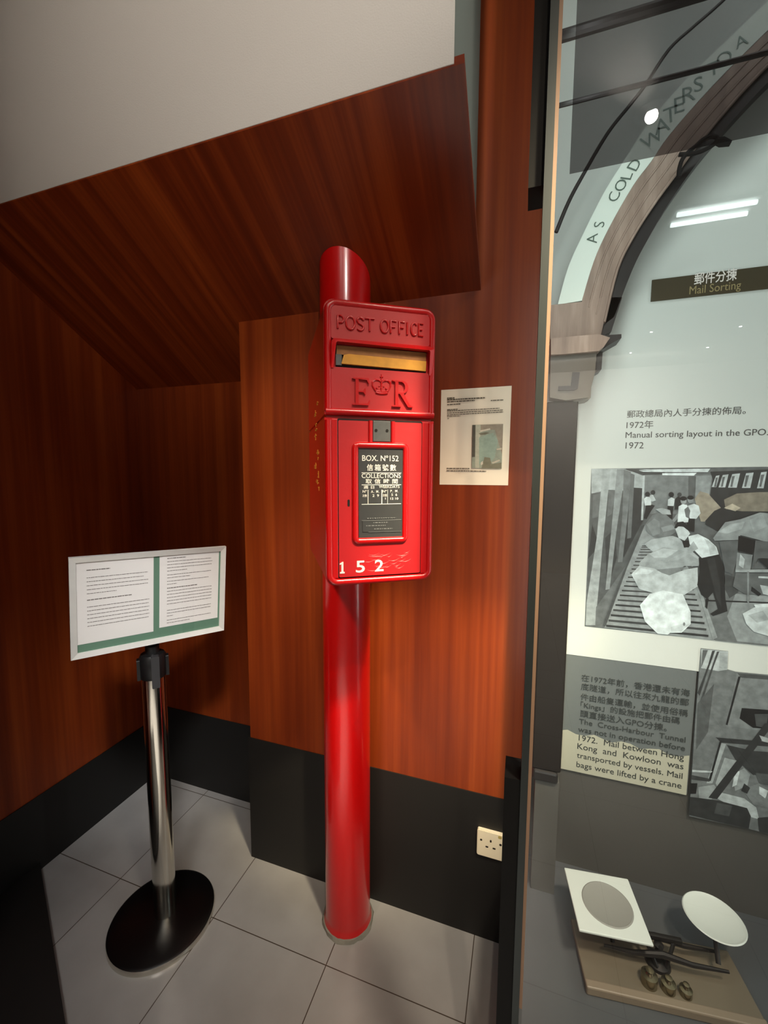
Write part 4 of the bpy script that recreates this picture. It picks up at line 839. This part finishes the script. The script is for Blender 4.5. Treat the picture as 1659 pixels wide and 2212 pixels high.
# ------------------------------------------------------------------ letter scale on the deck
scl = thing('letter_scale', 'old two pan letter scale on a wooden board inside the case', 'scale', (0.33, 0.99, DZ), math.radians(7))
def sb(name, bm, m, label=None, smooth=False, parent=scl):
    o = obj(name, bm, m, parent, world=False, smooth=smooth)
    if label: o['label'] = label
    return o
sb('base_board', nbox(-0.172, 0.172, -0.068, 0.072, 0, 0.016, bev=0.003), M_brownwood)
sb('base_rail', nbox(-0.172, 0.172, -0.074, -0.056, 0.0, 0.020, bev=0.003), mat('pale_walnut_rail', rgb(136, 124, 106), 0.4))
pc_ = (-0.105, 0.045)
bm = bmesh.new(); box(bm, pc_[0]-0.076, pc_[0]+0.076, pc_[1]-0.076, pc_[1]+0.076, 0.098, 0.104, bev=0.002); pan = sb('square_pan', bm, M_plate)
bm = bmesh.new(); lathe(bm, [(0, 0.1043), (0.050, 0.1043), (0.0525, 0.1055), (0.055, 0.1045), (0.0555, 0.1035)], (pc_[0]+0.004, pc_[1]-0.002, 0), 40); sb('pan_ring', bm, M_dish, smooth=True, parent=pan)
rc = (0.130, 0.058)
bm = bmesh.new(); lathe(bm, [(0, 0.104), (0.050, 0.105), (0.058, 0.110), (0.060, 0.108), (0.052, 0.100), (0, 0.098)], (rc[0], rc[1], 0), 44); sb('round_pan', bm, M_plate, smooth=True)
for nm, cxy in (('pan_stem', pc_), ('pan_stem', rc)):
    bm = bmesh.new(); tube(bm, [(cxy[0]*0.92, 0.01, 0.045), (cxy[0], cxy[1], 0.099)], 0.005, 10)
    for a in range(3): tube(bm, [(cxy[0], cxy[1], 0.096), (cxy[0]+0.03*math.cos(a*2.1), cxy[1]+0.03*math.sin(a*2.1), 0.098)], 0.003, 6)
    sb(nm, bm, M_iron, smooth=True)
bm = bmesh.new()
for yy in (-0.008, 0.03): tube(bm, [(-0.120, yy, 0.052), (-0.06, yy, 0.050), (0, yy, 0.060), (0.06, yy, 0.050), (0.130, yy, 0.052)], [0.003, 0.005, 0.007, 0.005, 0.003], 8)
tube(bm, [(0, -0.012, 0.060), (0, 0.034, 0.060)], 0.005, 8); sb('beam', bm, M_iron, smooth=True)
bm = bmesh.new(); lathe(bm, [(0.026, 0.016), (0.024, 0.022), (0.010, 0.028), (0.007, 0.05), (0.010, 0.062), (0, 0.066)], (0, 0.011, 0), 24); sb('pillar', bm, M_iron, smooth=True)
bm = bmesh.new(); box(bm, -0.04, 0.05, 0.015, 0.025, 0.066, 0.076, bev=0.002); tube(bm, [(-0.03, 0.02, 0.07), (-0.008, -0.006, 0.024)], 0.004, 6); tube(bm, [(0.035, 0.02, 0.07), (0.012, -0.002, 0.024)], 0.004, 6); sb('linkage', bm, M_iron, smooth=True)
for k, (wx, wy, wr, wh) in enumerate(((-0.036, -0.036, 0.016, 0.022), (0.000, -0.040, 0.014, 0.018), (0.033, -0.042, 0.012, 0.014))):
    bm = bmesh.new(); lathe(bm, [(wr, 0.016), (wr, 0.016+wh), (wr*0.5, 0.018+wh), (wr*0.35, 0.022+wh), (wr*0.5, 0.027+wh), (0, 0.029+wh)], (0, 0, 0), 20)
    for v_ in bm.verts: v_.co.x += 0.33; v_.co.y += 0.99; v_.co.z += DZ
    rot = Matrix.Translation((0.33, 0.99, 0)) @ Matrix.Rotation(math.radians(7), 4, 'Z') @ Matrix.Translation((wx, wy, 0)) @ Matrix.Translation((-0.33, -0.99, 0))
    bmesh.ops.transform(bm, matrix=rot, verts=bm.verts)
    tag(obj('scale_weight', bm, M_brassw, None, smooth=True), ('largest brass weight on the board, beside the square pan', 'middle brass weight on the board in front of the scale pillar', 'smallest brass weight on the board, towards the round pan')[k], 'weight', 'brass weights on the scale board')

# ------------------------------------------------------------------ the room's own fittings, behind the camera (seen in the glass)
for k, (x, y) in enumerate(((0.43, -0.70), (1.94, -3.72), (1.17, -3.64), (1.15, -4.4), (1.92, -4.42))):
    t_ = thing('recessed_downlight', 'round recessed downlight in the ceiling behind the viewer', 'downlight', (x, y, 2.9), 0, 'recessed downlights in the ceiling')
    bm = bmesh.new(); lathe(bm, [(0.012, 0), (0.045, -0.001), (0.052, -0.003), (0.060, -0.002), (0.062, 0.0)], (x, y, 2.9), 32); obj('trim_ring', bm, M_can, t_, smooth=True)
    bm = bmesh.new(); lathe(bm, [(0.012, -0.001), (0.0, -0.0011)], (x, y, 2.9), 32); obj('lens', bm, M_bulb, t_)
t_ = thing('fluorescent_fitting', 'twin tube fluorescent fitting on the ceiling behind the viewer', 'light fitting', (0.93, -1.48, 2.9))
bm = nbox(0.72, 1.10, -1.56, -1.40, 2.88, 2.9, bev=0.004); obj('housing', bm, M_can, t_)
for yy in (-1.43, -1.53):
    bm = bmesh.new(); tube(bm, [(0.735, yy, 2.866), (1.085, yy, 2.866)], 0.011, 12); obj('tube', bm, M_tube, t_, smooth=True)
